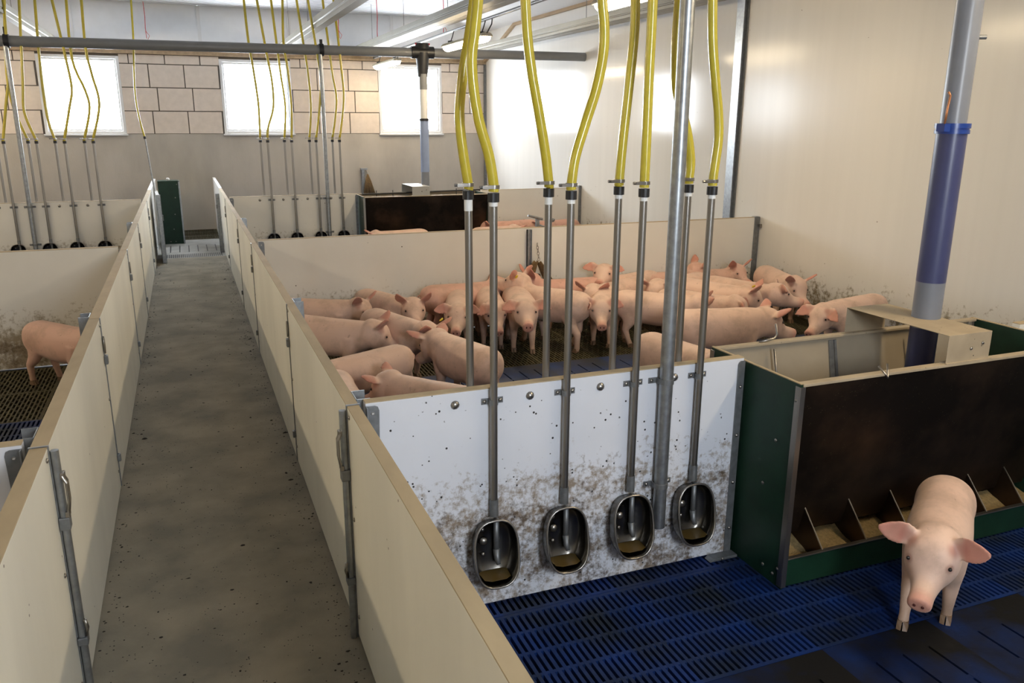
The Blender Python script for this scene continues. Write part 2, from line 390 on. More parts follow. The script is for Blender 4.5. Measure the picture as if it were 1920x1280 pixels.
# ceiling: ribbed sheets running across, sloped soffits to the side walls
c = MB(); y = Y0
while y < YB:
    y2 = min(y + .17, YB + .02)
    c.box(-4.95, 4.95, y + .022, y2 - .022, ZC, ZC + .05); y = y2
cl = struct(c.build('ceiling', M_ceil), 'ribbed white ceiling sheets', 'ceiling')
MB().box(-4.95, 4.95, Y0, YB + .02, ZC + .045, ZC + .08).build('ceiling_backing', M_galvd, cl)
for s in (-1, 1):
    MB().prism([(s * 4.95, ZC + .06), (s * 4.95, ZC), (s * (XR + .01), 3.84), (s * (XR + .01), 3.90)], 'y', Y0, YB + .02).build('soffit', M_ceil, cl)

# ------------------------------------------------------------------ pen partitions
def bolt_mesh(r=.009, d=.006):
    m = MB(); m.tube([(0, 0, 0), (0, -d * .5, 0), (0, -d, 0)], [r, r * .85, r * .35], 10); return m.mesh('bolt', M_steel, True)
BOLT = bolt_mesh(); BIGBOLT = bolt_mesh(.019, .011)
def put(me, name, parent, loc, rz=0.):
    o = link(name, me, parent); o.location = loc; o.rotation_euler = (0, 0, rz); return o

def cross_board(name, label, x0, x1, y, m, notch=True, cat='partition', brackets=True, side=1):
    """board across a pen, local origin at its aisle end on the floor, front face at local y = 0"""
    t = thing(name, label, cat, (x0, y, 0))
    L = x1 - x0
    MB().box(0, L, 0, TH, .012, PH - .004).build('board', m, t, bevel=.002)
    MB().box(0, L, 0, TH, PH - .004, PH + .001).build('top_edge', M_edge, t, bevel=.001)
    return t
def end_strip(t, x0, x1, z0=.0, z1=.985, m=None):
    o = MB().prism([(x0, z0), (x1, z0), (x1, z1), (x0 + .014, z1), (x0 + .004, z1 - .008), (x0, z1 - .02)], 'y', -.006, 0).build('end_angle', m or M_galvd, t, bevel=.001)
    return o
def corner_plate(t, side):
    """angle plate with a slotted hole that holds a cross board to the aisle partition"""
    s = side
    pts = [(0, .80), (s * .048, .80), (s * .052, .965), (s * .047, .98), (s * .036, .985), (0, .985)]
    if s < 0: pts = pts[::-1]
    cp = MB().prism(pts, 'y', -.007, -.001).build('corner_plate', M_galvd, t, bevel=.001)
    MB().tube([(s * (.026 + .006 * math.cos(a)), -.008, .955 + .0045 * math.sin(a)) for a in [k * math.pi / 4 for k in range(8)]], .0022, 5, closed=True).build('slot_rim', M_steel, cp, smooth=True)
    hole = MB().tube([(s * .026, -.0078, .955), (s * .026, -.0084, .955)], .0065, 10).build('slot_hole', M_white, cp)
    MB().box(*sorted((0, s * .004)), -.03, .0, .0, .985).build('corner_angle', M_galv, t)

XP = XA + TH + .028
p1 = cross_board('drinker_partition', 'white board with four steel drinker bowls and dirt smears, nearest right pen', XP, 2.318, Y1, M_drink)
end_strip(p1, 2.285 - XP, 2.322 - XP); corner_plate(p1, 1)
for z in (.86, .62, .38, .14): put(BOLT, 'rivet', p1, (2.305 - XP, -.006, z))
MB().prism([(1.61, .002), (1.765, .002), (1.765, .016), (1.63, .016)], 'y', -.055, -.004).build('foot_bracket', M_galvd, p1, bevel=.002)
put(BOLT, 'rivet', p1, (1.68, -.055, .010))
p1r = cross_board('plain_partition', 'plain white board right of the nearest feeder', 4.115, XR - .004, Y1, M_pen)
p2 = cross_board('plain_partition', 'long plain white board behind the crowd of pigs', XP, XR - .045, Y2, M_pen)
corner_plate(p2, 1)
MB().box(XR - .045 - XP - .03, XR - .01 - XP, -.012, TH + .01, 0, PH + .006).build('end_profile', M_galvd, p2, bevel=.002)
MB().box(XR - .03 - XP, XR - .003 - XP, -.05, -.012, .885, .925).build('end_clip', M_steel, p2, bevel=.003)
p3 = cross_board('drinker_partition', 'cream board with drinker pipes left of the far right feeder', XP, 2.372, Y3, M_pen)
end_strip(p3, 2.34 - XP, 2.376 - XP); corner_plate(p3, 1)
p3r = cross_board('plain_partition', 'cream board between the far right feeder and the white wall', 4.34, XR - .03, Y3, M_pen)
MB().box(XR - .05 - 4.34, XR - .005 - 4.34, -.012, TH + .01, 0, PH + .03).build('end_profile', M_galvd, p3r, bevel=.002)
XPL = XL - .056 - .028
def left_board(label, y, m):
    t = cross_board('left_partition', label, -XR + .004, XPL, y, m)
    return t
p1l = thing('drinker_partition', 'white board corner at the bottom left edge of the picture', 'partition', (XPL, Y1, 0))
MB().box(-2.6, 0, 0, TH, .012, PH - .004).build('board', M_drink, p1l, bevel=.002)
MB().box(-2.6, 0, 0, TH, PH - .004, PH + .001).build('top_edge', M_edge, p1l, bevel=.001); corner_plate(p1l, -1)
p2l = left_board('long plain board behind the single pig in the left pen', Y2, M_penL)
p3l = left_board('cream board carrying drinker pipes in the far left pen', Y3, M_pen)

# aisle partitions: board sections between joints
def aisle_section(side, y0, y1, label, joint):
    s = 1 if side == 'r' else -1
    xin = XA if s > 0 else XL
    th = TH if s > 0 else .052
    t = thing('aisle_partition', label, 'partition', (xin, y0, 0))
    L = y1 - y0; a, b = sorted((0, s * th))
    MB().box(a, b, .006, L - .006, .012, PH - .004).build('board', M_board, t, bevel=.002)
    MB().box(a, b, .006, L - .006, PH - .004, PH + .001).build('top_edge', M_edge, t, bevel=.001)
    ry = RAD(90) if s > 0 else RAD(-90)
    for y in (L - .05,):
        for z in (.97, .55, .12): put(BOLT, 'bolt', t, (-s * .001, y, z), RAD(-90) if s > 0 else RAD(90))
    if joint == 'rod':      # vertical drop rod with latch at the near end of the section
        MB().box(*sorted((-s * .004, s * (th + .004))), -.004, .004, .0, PH + .004).build('joint_channel', M_galv, t)
        x = -s * .018
        rod = MB().tube([(x, .0, .0), (x, .0, .985)], .0135, 12).build('drop_rod', M_galv, t, sharp=True)
        MB().box(*sorted((-s * .002, -s * .036)), -.02, .02, .70, .745).build('rod_guide', M_galvd, t, bevel=.003)
        MB().box(*sorted((-s * .002, -s * .036)), -.02, .02, .25, .28).build('rod_guide', M_galvd, t, bevel=.003)
        h = MB(); h.tube([(-s * .034, -.012, .76), (-s * .042, -.016, .80), (-s * .042, -.016, .87), (-s * .03, -.012, .895)], .006, 8)
        h.tube([(-s * .034, .014, .76), (-s * .040, .016, .80), (-s * .040, .016, .87), (-s * .03, .012, .895)], .005, 8)
        h.box(*sorted((-s * .025, -s * .038)), -.018, .018, .745, .765).box(*sorted((-s * .025, -s * .038)), -.016, .016, .885, .905)
        h.build('latch', M_steel, rod, bevel=.001)
        MB().tube([(-s * .03, -.004, .28), (-s * .04, -.016, .32), (-s * .036, -.022, .355)], .006, 8).build('rod_hook', M_steel, rod, smooth=True)
    elif joint in ('seam', 'wide'):   # narrow joint with a loop latch and its catch
        x = -s * .003
        q = .018 if joint == 'wide' else .006
        MB().box(*sorted((0, -s * .005)), -q - .003, q - .003, .012, PH + .002).build('joint_strip', M_galv if joint == 'wide' else M_galvd, t)
        loop = [(x - s * .008, -.022 + .013 * math.cos(k * math.pi / 6), .855 + .045 * math.sin(k * math.pi / 6)) for k in range(12)]
        MB().tube(loop, .0045, 6, closed=True).build('latch_loop', M_steel, t, smooth=True)
        MB().box(*sorted((-s * .001, -s * .02)), -.032, .004, .745, .795).build('latch_catch', M_galvd, t, bevel=.004)
        MB().box(*sorted((-s * .001, -s * .02)), -.03, -.006, .17, .215).build('lower_catch', M_galvd, t, bevel=.004)
    return t
JR = [Y0 + .01, 2.925, 4.825, 7.46, 9.37, 12.03, 13.9]
JL = [Y0 + .01, 2.88, 4.815, 7.42, 9.35, 12.03, 13.9]
LR = ['nearest cream board section on the right of the aisle', 'aisle board on the right beside the pigs, with a vertical latch rod',
      'long aisle board on the right running up to the pig pen divider', 'fourth board section along the right of the aisle',
      'fifth board section along the right of the aisle', 'last narrow board section on the right of the aisle']
LL = ['nearest cream board section on the left of the aisle', 'aisle board on the left with a vertical latch rod at its near end',
      'long aisle board on the left beside the lone pig', 'fourth board section along the left of the aisle',
      'fifth board section along the left of the aisle', 'last narrow board section on the left of the aisle']
KJ = [None, 'rod', 'seam', 'wide', 'seam', 'wide']
for i in range(6):
    aisle_section('r', JR[i], JR[i + 1], LR[i], KJ[i]); aisle_section('l', JL[i], JL[i + 1], LL[i], KJ[i])
# white end sections by the rear wall, gate posts and the green board
t = thing('end_partition', 'bright white end board on the right of the aisle by the rear wall', 'partition', (XA, 13.9, 0))
MB().box(0, TH, .01, 2.8, .012, PH).build('board', M_winframe, t, bevel=.002); MB().box(0, TH, .01, 2.8, PH, PH + .004).build('top_edge', M_winframe, t)
t = thing('end_partition', 'pale end board on the left of the aisle behind the green panel', 'partition', (XL, 13.9, 0))
MB().box(-.052, 0, .01, 2.7, .012, PH).build('board', M_winframe, t, bevel=.002); MB().box(-.052, 0, .01, 2.7, PH, PH + .004).build('top_edge', M_winframe, t)
t = thing('gate_post', 'aluminium channel post on the right at the end of the aisle', 'post', (.445, 13.75, 0))
MB().box(-.02, .035, 0, .012, 0, .93).box(-.02, -.012, 0, .06, 0, .93).box(.027, .035, 0, .06, 0, .93).build('channel', M_galv, t, bevel=.002)
MB().box(-.025, .0, -.012, .0, .70, .76).build('latch_plate', M_galvd, t, bevel=.002); put(BOLT, 'bolt', t, (.01, 0, .85))
t = thing('aisle_gate', 'narrow white gate leaf standing open in front of the green panel', 'gate', (-.385, 12.95, 0), RAD(3))
MB().box(-.02, .02, .03, .95, .02, .99).build('leaf', M_winframe, t, bevel=.003)
MB().box(-.03, .03, 0, .012, 0, 1.0).box(-.03, -.022, .0, .05, 0, 1.0).box(.022, .03, .0, .05, 0, 1.0).build('edge_channel', M_galv, t, bevel=.002)
MB().box(.03, .045, .05, .12, .62, .70).build('latch', M_galvd, t, bevel=.003)
t = thing('green_panel', 'dark green upright board with metal edge at the end of the aisle', 'board', (-.27, 15.02, 0))
MB().box(-.165, .155, 0, .30, .0, 1.06).build('board', M_green, t, bevel=.004)
MB().box(.155, .178, -.012, .31, .0, 1.05).build('metal_edge', M_galv, t, bevel=.003)
MB().box(-.165, .178, -.004, .0, 1.035, 1.06).build('top_rail', M_green, t)
for x, z in ((.09, .78), (.06, .5), (.02, .25), (.13, 1.0), (-.05, .04), (.03, .04)): put(BOLT, 'bolt', t, (x, -.001, z))
MB().ball((0, .1, 1.08), .03, 10, 6).build('roller', M_winframe, t, smooth=True)

# galvanised U posts standing in the pens behind the joints
def upost(label, x, y, s, h=1.0):
    t = MB().box(*sorted((0, s * .004)), 0, .11, 0, h).box(*sorted((0, s * .055)), 0, .004, 0, h).box(*sorted((0, s * .055)), .106, .11, 0, h).build('partition_post', M_galv, None, bevel=.001, loc=(x, y, 0))
    return tag(t, label, 'post', 'galvanised posts inside the pens')
upost('galvanised post behind the right aisle boards at the drinker board', XA + TH + .002, Y1 + .05, 1)
upost('galvanised post in the right pen beside the leftmost pigs', XA + TH + .002, 4.87, 1)
upost('galvanised post behind the left aisle boards at the near corner', XL - .054, Y1 + .05, -1)
upost('galvanised post in the left pen beside the lone pig', XL - .054, 4.87, -1)
upost('far galvanised post in the second pen on the right', XA + TH + .002, 9.40, 1)
upost('far galvanised post in the second pen on the left', XL - .054, 9.40, -1)

# ------------------------------------------------------------------ drinkers: pipes, hoses, bowls
def clip(m, x, y0, r, z, wide):
    """saddle clip round a pipe: two ears on the board and a half ring"""
    for s in (-1, 1): m.box(*sorted((x + s * r, x + s * wide)), y0 - .004, y0, z - .013, z + .013)
    yc = y0 - r - .002
    pts = [(x + (r + .004) * math.cos(a), yc - (r + .004) * math.sin(a), z) for a in [math.pi * k / 8 for k in range(9)]]
    pts = [(x + r + .004, y0, z)] + pts + [(x - r - .004, y0, z)]
    for i in range(len(pts) - 1):
        a, b = Vector(pts[i]), Vector(pts[i + 1])
        n = Vector(((b - a).y, -(b - a).x, 0)).normalized() * .003
        m.add([a + Vector((0, 0, -.012)), b + Vector((0, 0, -.012)), b + Vector((0, 0, .012)), a + Vector((0, 0, .012)),
               a + n + Vector((0, 0, -.012)), b + n + Vector((0, 0, -.012)), b + n + Vector((0, 0, .012)), a + n + Vector((0, 0, .012))],
              [(0, 1, 2, 3), (7, 6, 5, 4), (0, 4, 5, 1), (3, 2, 6, 7), (1, 5, 6, 2), (0, 3, 7, 4)])
def water_pipe(label, x, y, front, tape, group, ztop=1.745, face=None, low=.44):
    """upright steel pipe with black coupling; local origin on the floor under the pipe"""
    t = thing('drinker_pipe', label, 'pipe', (x, y, 0), 0, group)
    P = MB(); P.tube([(0, 0, low + .075), (0, 0, ztop + .01)], .0155, 14); P.build('pipe', M_steel, t, sharp=True)
    MB().tube([(0, 0, low), (0, 0, low + .075)], .0185, 14).build('socket', M_galvd, t, sharp=True)
    if tape: MB().tube([(0, 0, ztop - .014 * tape), (0, 0, ztop + .006)], .0168, 14).build('sealing_tape', M_white, t, sharp=True)
    k = MB(); n = 24
    ring = [(.0205 if i % 2 else .0225) for i in range(n)]
    vs = [(ring[i] * math.cos(2 * math.pi * i / n), ring[i] * math.sin(2 * math.pi * i / n), z) for z in (ztop + .002, ztop + .036) for i in range(n)]
    k.add(vs, [tuple(range(n))[::-1], tuple(range(n, 2 * n))] + [(i, (i + 1) % n, n + (i + 1) % n, n + i) for i in range(n)])
    k.build('coupling', M_black, t, sharp=True)
    c = MB(); c.tube([(0, 0, ztop + .052), (0, 0, ztop + .066)], .0236, 16); c.box(-.052, -.008, -.026, -.012, ztop + .053, ztop + .065); c.tube([(-.05, -.019, ztop + .059), (-.062, -.019, ztop + .059)], .006, 8)
    c.build('hose_clamp', M_steel, t, sharp=True)
    if front:
        b = MB(); clip(b, 0, face, .0155, .945, .047); cb = b.build('pipe_clip', M_galvd, t, bevel=.001)
        for s in (-1, 1): put(BOLT, 'bolt', cb, (s * .034, face - .004, .945))
    return t
def hose(label, pts, y, group, top, r=.0195):
    """yellow hose from the coupling of a pipe up to the water line under the ceiling"""
    P = [(x, y, z) for x, z in pts]
    k = (P[-1][0] - P[-2][0]) / (P[-1][2] - P[-2][2])
    P = [(P[0][0], y, 1.785)] + P + [(P[-1][0] + k * .08, y, P[-1][2] + .12), (P[-1][0] + k * .12, y, P[-1][2] + .26), (P[-1][0] + k * .12, y, (P[-1][2] + top) * .5 + .13), (P[-1][0] + k * .12, y, top)]
    P = [p for i, p in enumerate(P) if i == 0 or p[2] > P[i - 1][2]]
    b = Vector((P[0][0], y, 1.78))
    o = MB().tube([Vector(p) - b for p in spline(P, 5)], r, 12).build('water_hose', M_hose, None, smooth=True, loc=tuple(b))
    o['kind'] = 'thing'
    return tag(o, label, 'hose', group)
def stadium(a, b, n=28, e=2.7):
    out = []
    for k in range(n):
        t = 2 * math.pi * k / n; c, s = math.cos(t), math.sin(t)
        out.append((a * math.copysign(abs(c) ** (2 / e), c), b * math.copysign(abs(s) ** (2 / e), s)))
    return out
def bowl_meshes():
    n = 28; O = stadium(.098, .142, n)
    def ring(sc, d, tilt, dz=0): return [(x * sc, -(d + tilt * (-z / .142)), z * sc + dz) for x, z in O]
    b = MB(); rings = [ring(.80, .0, 0), ring(.90, .012, 0), ring(.97, .04, .0, -.004), ring(1.0, .075, .018), ring(1.0, .088, .028)]
    inner = [ring(.975, .086, .028), ring(.955, .06, .015), ring(.92, .035, 0, -.004), ring(.80, .012, 0), ring(.3, .009, 0)]
    allr = rings + inner; vs = [p for r in allr for p in r]
    fs = [(i * n + k, i * n + (k + 1) % n, (i + 1) * n + (k + 1) % n, (i + 1) * n + k) for i in range(len(allr) - 1) for k in range(n)]
    fs += [tuple(range(n))[::-1], tuple(range((len(allr) - 1) * n, len(allr) * n))]
    b.add(vs, fs)
    rim = MB().tube(ring(.99, .089, .028), .0052, 8, closed=True)
    w = MB(); z0 = -.108
    arc = [(x * .94, z * .94) for x, z in O if z * .94 < z0 + .001]
    xs = max(abs(x) for x, z in arc)
    w.add([(-xs, -.02, z0), (xs, -.02, z0), (xs * .9, -.095, z0), (xs * .5, -.112, z0), (-xs * .5, -.112, z0), (-xs * .9, -.095, z0)], [(0, 5, 4, 3, 2, 1)])
    noz = MB(); noz.tube([(.018, -.024, .13), (.018, -.026, -.02)], .0125, 10); noz.tube([(.018, -.026, -.01), (.019, -.034, -.05), (.022, -.046, -.075)], [.015, .013, .009], 10)
    return b.mesh('bowl', M_bowl, True), rim.mesh('rim', M_steel, True), w.mesh('water', M_water), noz.mesh('nozzle', M_galvd, True)
BM, RM, WM, NM = bowl_meshes()
def bowl(label, x, y, z, group):
    t = thing('drinker_bowl', label, 'drinker', (x, y, z), 0, group)
    for n, me in (('bowl', BM), ('rim', RM), ('water', WM), ('nozzle', NM)): link(n, me, t)
    for bx, bz in ((-.035, .03), (-.038, -.03), (-.04, .085)): put(BIGBOLT if bz == .03 else BOLT, 'bolt', t, (bx, -.014, bz))
    return t

FX = [1.092, 1.418, 1.746, 2.076]; BX = [1.024, 1.368, 1.691, 2.034]
HB = [[(1.022, 1.806), (1.004, 1.918), (0.992, 2.017), (0.991, 2.095), (1.008, 2.23), (1.034, 2.362), (1.052, 2.474)],
      [(1.366, 1.798), (1.35, 1.914), (1.32, 2.068), (1.288, 2.217), (1.267, 2.353), (1.257, 2.485)],
      [(1.688, 1.802), (1.697, 1.954), (1.713, 2.144), (1.727, 2.31), (1.732, 2.411), (1.73, 2.51)],
      [(2.034, 1.801), (2.037, 1.885), (2.009, 2.009), (1.948, 2.171), (1.932, 2.329), (1.934, 2.521)]]
HF = [[(1.071, 1.816), (1.053, 1.923), (1.018, 2.037), (0.998, 2.148), (0.991, 2.257), (1.004, 2.346), (1.017, 2.452)],
      [(1.407, 1.808), (1.421, 1.909), (1.462, 2.039), (1.504, 2.166), (1.528, 2.292), (1.529, 2.387), (1.517, 2.479)],
      [(1.726, 1.811), (1.727, 1.978), (1.726, 2.2), (1.728, 2.376), (1.729, 2.49)],
      [(2.056, 1.802), (2.06, 1.85), (2.071, 1.973), (2.062, 2.083), (2.038, 2.207), (2.013, 2.358), (2.001, 2.505)]]
BW = ['leftmost steel drinker bowl on the near white board, beside the aisle', 'second steel drinker bowl from the aisle on the near board',
      'third steel drinker bowl from the aisle, left of the galvanised pole', 'rightmost steel drinker bowl on the near board, beside the green feeder']
for i in range(4):
    yb, yf = Y1 + .11, Y1 - .022
    kb, kf = 2 * i, 2 * i + 1
    water_pipe('%s upright steel pipe from the aisle at the near board, behind it' % ORD[kb], BX[i], yb, False, (3, 2, 1, 1)[i], 'near drinker pipes')
    xb = HF[i][0][0] * .35 + FX[i] * .65
    water_pipe('%s upright steel pipe from the aisle at the near board, before it' % ORD[kf], FX[i] - .012, yf, True, 1, 'near drinker pipes', face=.022)
    d = BX[i] - HB[i][0][0]; hose('%s thick yellow hose from the aisle above the near drinker board' % ORD[kb], [(x + d, z) for x, z in HB[i]], yb, 'near yellow hoses', 3.9)
    d = FX[i] - .012 - HF[i][0][0]
    hose('%s thick yellow hose from the aisle above the near drinker board' % ORD[kf], [(x + d * (1 - .5 * j / len(HF[i])), z) for j, (x, z) in enumerate(HF[i])], yf, 'near yellow hoses', 3.9)
    bowl(BW[i], FX[i] - .022, Y1 - .001, .295, 'near drinker bowls')
    put(BIGBOLT, 'bolt', p1, (FX[i] - .17 - XP + (.04 if i == 3 else 0), -.001, .945))
def pole(label, x, y, face, foot, r=.030, top=3.0):
    t = thing('support_pole', label, 'pole', (x, y, 0))
    MB().tube([(0, 0, foot), (0, 0, top)], r, 18).build('tube', M_galv, t, sharp=True)
    for z in (.945, .45):
        b = MB(); clip(b, 0, face, r, z, r + .042); cb = b.build('pole_clip', M_galvd, t, bevel=.001)
        for s in (-1, 1): put(BOLT, 'bolt', cb, (s * (r + .028), face - .004, z))
    return t
pole('thick galvanised pole fixed to the near drinker board', 1.884, Y1 - .0325, .0325, .24)
pole('thin-looking galvanised pole rising to the grey pipe, far right pen', 1.932, Y3 - .031, .031, .3, .027, 2.95)
pole('galvanised pole rising to the grey pipe in the far left pen', -1.915, Y3 - .031, .031, .3, .027, 2.95)
# far right and far left pens
FR = [[(1.048, 1.782), (1.057, 2.089), (1.058, 2.306), (1.026, 2.732), (0.989, 3.08), (0.969, 3.625)], [(1.136, 1.785), (1.154, 1.944), (1.247, 2.233), (1.251, 2.589), (1.205, 2.937), (1.129, 3.614)],
      [(1.38, 1.78), (1.425, 2.237), (1.386, 2.741), (1.327, 3.645)], [(1.465, 1.783), (1.494, 2.236), (1.476, 2.735), (1.442, 3.083), (1.465, 3.632)],
      [(1.733, 1.779), (1.783, 2.241), (1.772, 2.679), (1.735, 3.036), (1.672, 3.663)], [(1.808, 1.782), (1.887, 2.24), (1.923, 2.603), (1.891, 2.959), (1.808, 3.65)],
      [(2.063, 1.778), (2.153, 2.319), (2.108, 2.76), (2.031, 3.682)], [(2.144, 1.781), (2.232, 2.317), (2.224, 2.754), (2.159, 3.669)]]
FLh = [[(-1.074, 1.793), (-0.947, 2.244), (-0.991, 2.606), (-1.026, 2.929), (-1.006, 3.5)], [(-1.19, 1.79), (-1.081, 2.178), (-1.103, 2.412), (-1.21, 2.805), (-1.19, 3.51)],
       [(-1.409, 1.794), (-1.297, 2.207), (-1.244, 2.438), (-1.267, 2.793), (-1.335, 3.482)], [(-1.533, 1.792), (-1.585, 2.107), (-1.583, 2.73), (-1.542, 3.491)],
       [(-1.731, 1.796), (-1.816, 2.137), (-1.782, 2.524), (-1.696, 3.463)], [(-1.844, 1.793), (-1.951, 2.203), (-1.965, 2.655), (-1.875, 3.473)],
       [(-2.098, 1.797), (-2.013, 2.2), (-1.922, 2.648), (-1.868, 3.454)], [(-2.2, 1.797), (-2.15, 2.2), (-2.05, 2.648), (-2.03, 3.454)]]
for lst, side, board in ((FR, 'right', p3), (FLh, 'left', p3l)):
    for i, pts in enumerate(lst):
        front = (i % 2 == 1) if side == 'right' else (i % 2 == 0)
        y = Y3 - .022 if front else Y3 + .11
        water_pipe('%s thin steel pipe from the aisle in the far %s pen' % (ORD[i], side), pts[0][0], y, front, 0, 'far %s drinker pipes' % side, face=.022)
        hose('%s thin yellow hose from the aisle, far %s pen' % (ORD[i], side), pts, y, 'far %s yellow hoses' % side, 4.05, .0165)
        if front:
            bowl('%s dark drinker bowl from the aisle on the far %s board' % (ORD[i // 2], side), pts[0][0] - .01, Y3 - .001, .33, 'far %s drinker bowls' % side)
            put(BIGBOLT, 'bolt', board, (pts[0][0] - .165 - (XP if side == 'right' else -XR + .004), -.001, .945))
# the single pipe by the left end of the aisle
t = thing('drinker_pipe', 'lone thin pipe with a hose beside the green panel', 'pipe', (-.455, 13.8, 0))
MB().tube([(.012, 0, .9), (-.05, 0, 1.78)], .011, 10).build('pipe', M_galv, t, sharp=True)
MB().tube([(-.05, 0, 1.77), (-.052, 0, 1.81)], .019, 10).build('coupling', M_black, t)
hose('lone thin yellow hose hanging above the green panel', [(-.507, 1.80), (-.555, 2.11), (-.57, 2.45), (-.53, 2.98), (-.512, 3.2), (-.49, 3.65)], 13.8, 'far left yellow hoses', 4.05, .014)

# ------------------------------------------------------------------ feed line, feed tubes, feeders
def feed_line(label, y, drops):
    t = thing('feed_pipe', label, 'pipe', (0, y, 3.02))
    MB().tube([(-XR + .01, 0, -.045), (-2, 0, -.035), (2, 0, -.01), (XR - .002, 0, .022)], .066, 20).build('pipe', M_pvc, t, sharp=True)
    MB().tube([(1.45, 0, -.014), (1.95, 0, -.01)], .07, 20).build('sleeve', M_pvc, t, sharp=True)
    for x in (1.955, -1.9): MB().tube([(x - .03, 0, -.01 if x > 0 else -.035), (x + .03, 0, -.01 if x > 0 else -.035)], .084, 16).box(x - .02, x + .02, -.02, .02, .05, .13).build('pipe_clamp', M_black, t, sharp=True)
    for x in drops:
        d = MB(); d.tube([(x - .17, 0, .002), (x + .17, 0, .004)], .086, 18); d.tube([(x, 0, .0), (x, 0, -.2), (x, 0, -.34)], [.105, .085, .075], 18); d.tube([(x, 0, .05), (x, 0, .13)], [.11, .10], 12)
        d.build('outlet', M_black, t, sharp=True)
        MB().tube([(x - .11, -.02, .12), (x + .11, -.02, .12)], .014, 8).build('outlet_slide', M_red, t)
    return t
feed_line('long grey feed pipe spanning the room above the far feeders', Y3, (3.425,))
feed_line('grey feed pipe high above the nearest drinker board', Y1, (3.375,))
t = thing('feed_tube', 'large blue-grey feed tube dropping into the near feeder', 'tube', (3.375, 2.90, 0))
MB().tube([(.0, 0, 2.0), (.0, 0, 2.72)], .058, 24).build('upper_tube', M_tube, t, sharp=True)
MB().tube([(0, 0, 1.29), (0, 0, 2.0)], .0675, 24).build('lower_tube', M_tubeblue, t, sharp=True)
MB().tube([(0, 0, 1.06), (0, 0, 1.29)], .067, 24).build('tube_end', M_tube, t, sharp=True)
MB().tube([(0, 0, .60), (0, 0, 1.06)], .0665, 24).build('inlet_tube', M_tubeblue, t, sharp=True)
b = MB(); b.tube([(0, 0, 1.995), (0, 0, 2.012)], .076, 24); b.tube([(0, 0, 2.020), (0, 0, 2.042)], .078, 24); b.tube([(0, 0, 2.0), (0, 0, 2.04)], .0725, 24); b.box(-.102, -.066, -.045, .0, 2.005, 2.04)
b.build('tube_clamp', M_bluecl, t, sharp=True)
MB().tube([(-.088, -.03, 2.03), (-.083, -.03, 2.10), (-.076, -.03, 2.165), (-.09, -.03, 2.18)], .005, 8).build('hook', M_copper, t, smooth=True)
MB().tube([(.03, -.04, 2.42), (.062, -.058, 2.42)], .010, 10).build('wing_bolt', M_galvd, t)
t = thing('feed_tube', 'pale blue feed tube dropping into the far right feeder', 'tube', (3.425, Y3 - .02, 0))
MB().tube([(0, 0, 2.06), (0, 0, 2.5)], .058, 18).build('upper_tube', M_winframe, t, sharp=True)
MB().tube([(0, 0, 2.50), (0, 0, 2.72)], .062, 18).build('sleeve', M_pvc, t, sharp=True)
m_tb = mat('pale_blue_tube', (.26, .33, .52), .25, var=.1)
MB().tube([(0, 0, 1.30), (0, 0, 2.06)], .066, 18).build('lower_tube', m_tb, t, sharp=True)
MB().tube([(0, 0, 1.05), (0, 0, 1.30)], .064, 18).build('tube_end', M_tube, t, sharp=True)
MB().tube([(0, 0, 2.05), (0, 0, 2.085)], .073, 18).build('tube_clamp', M_black, t, sharp=True)

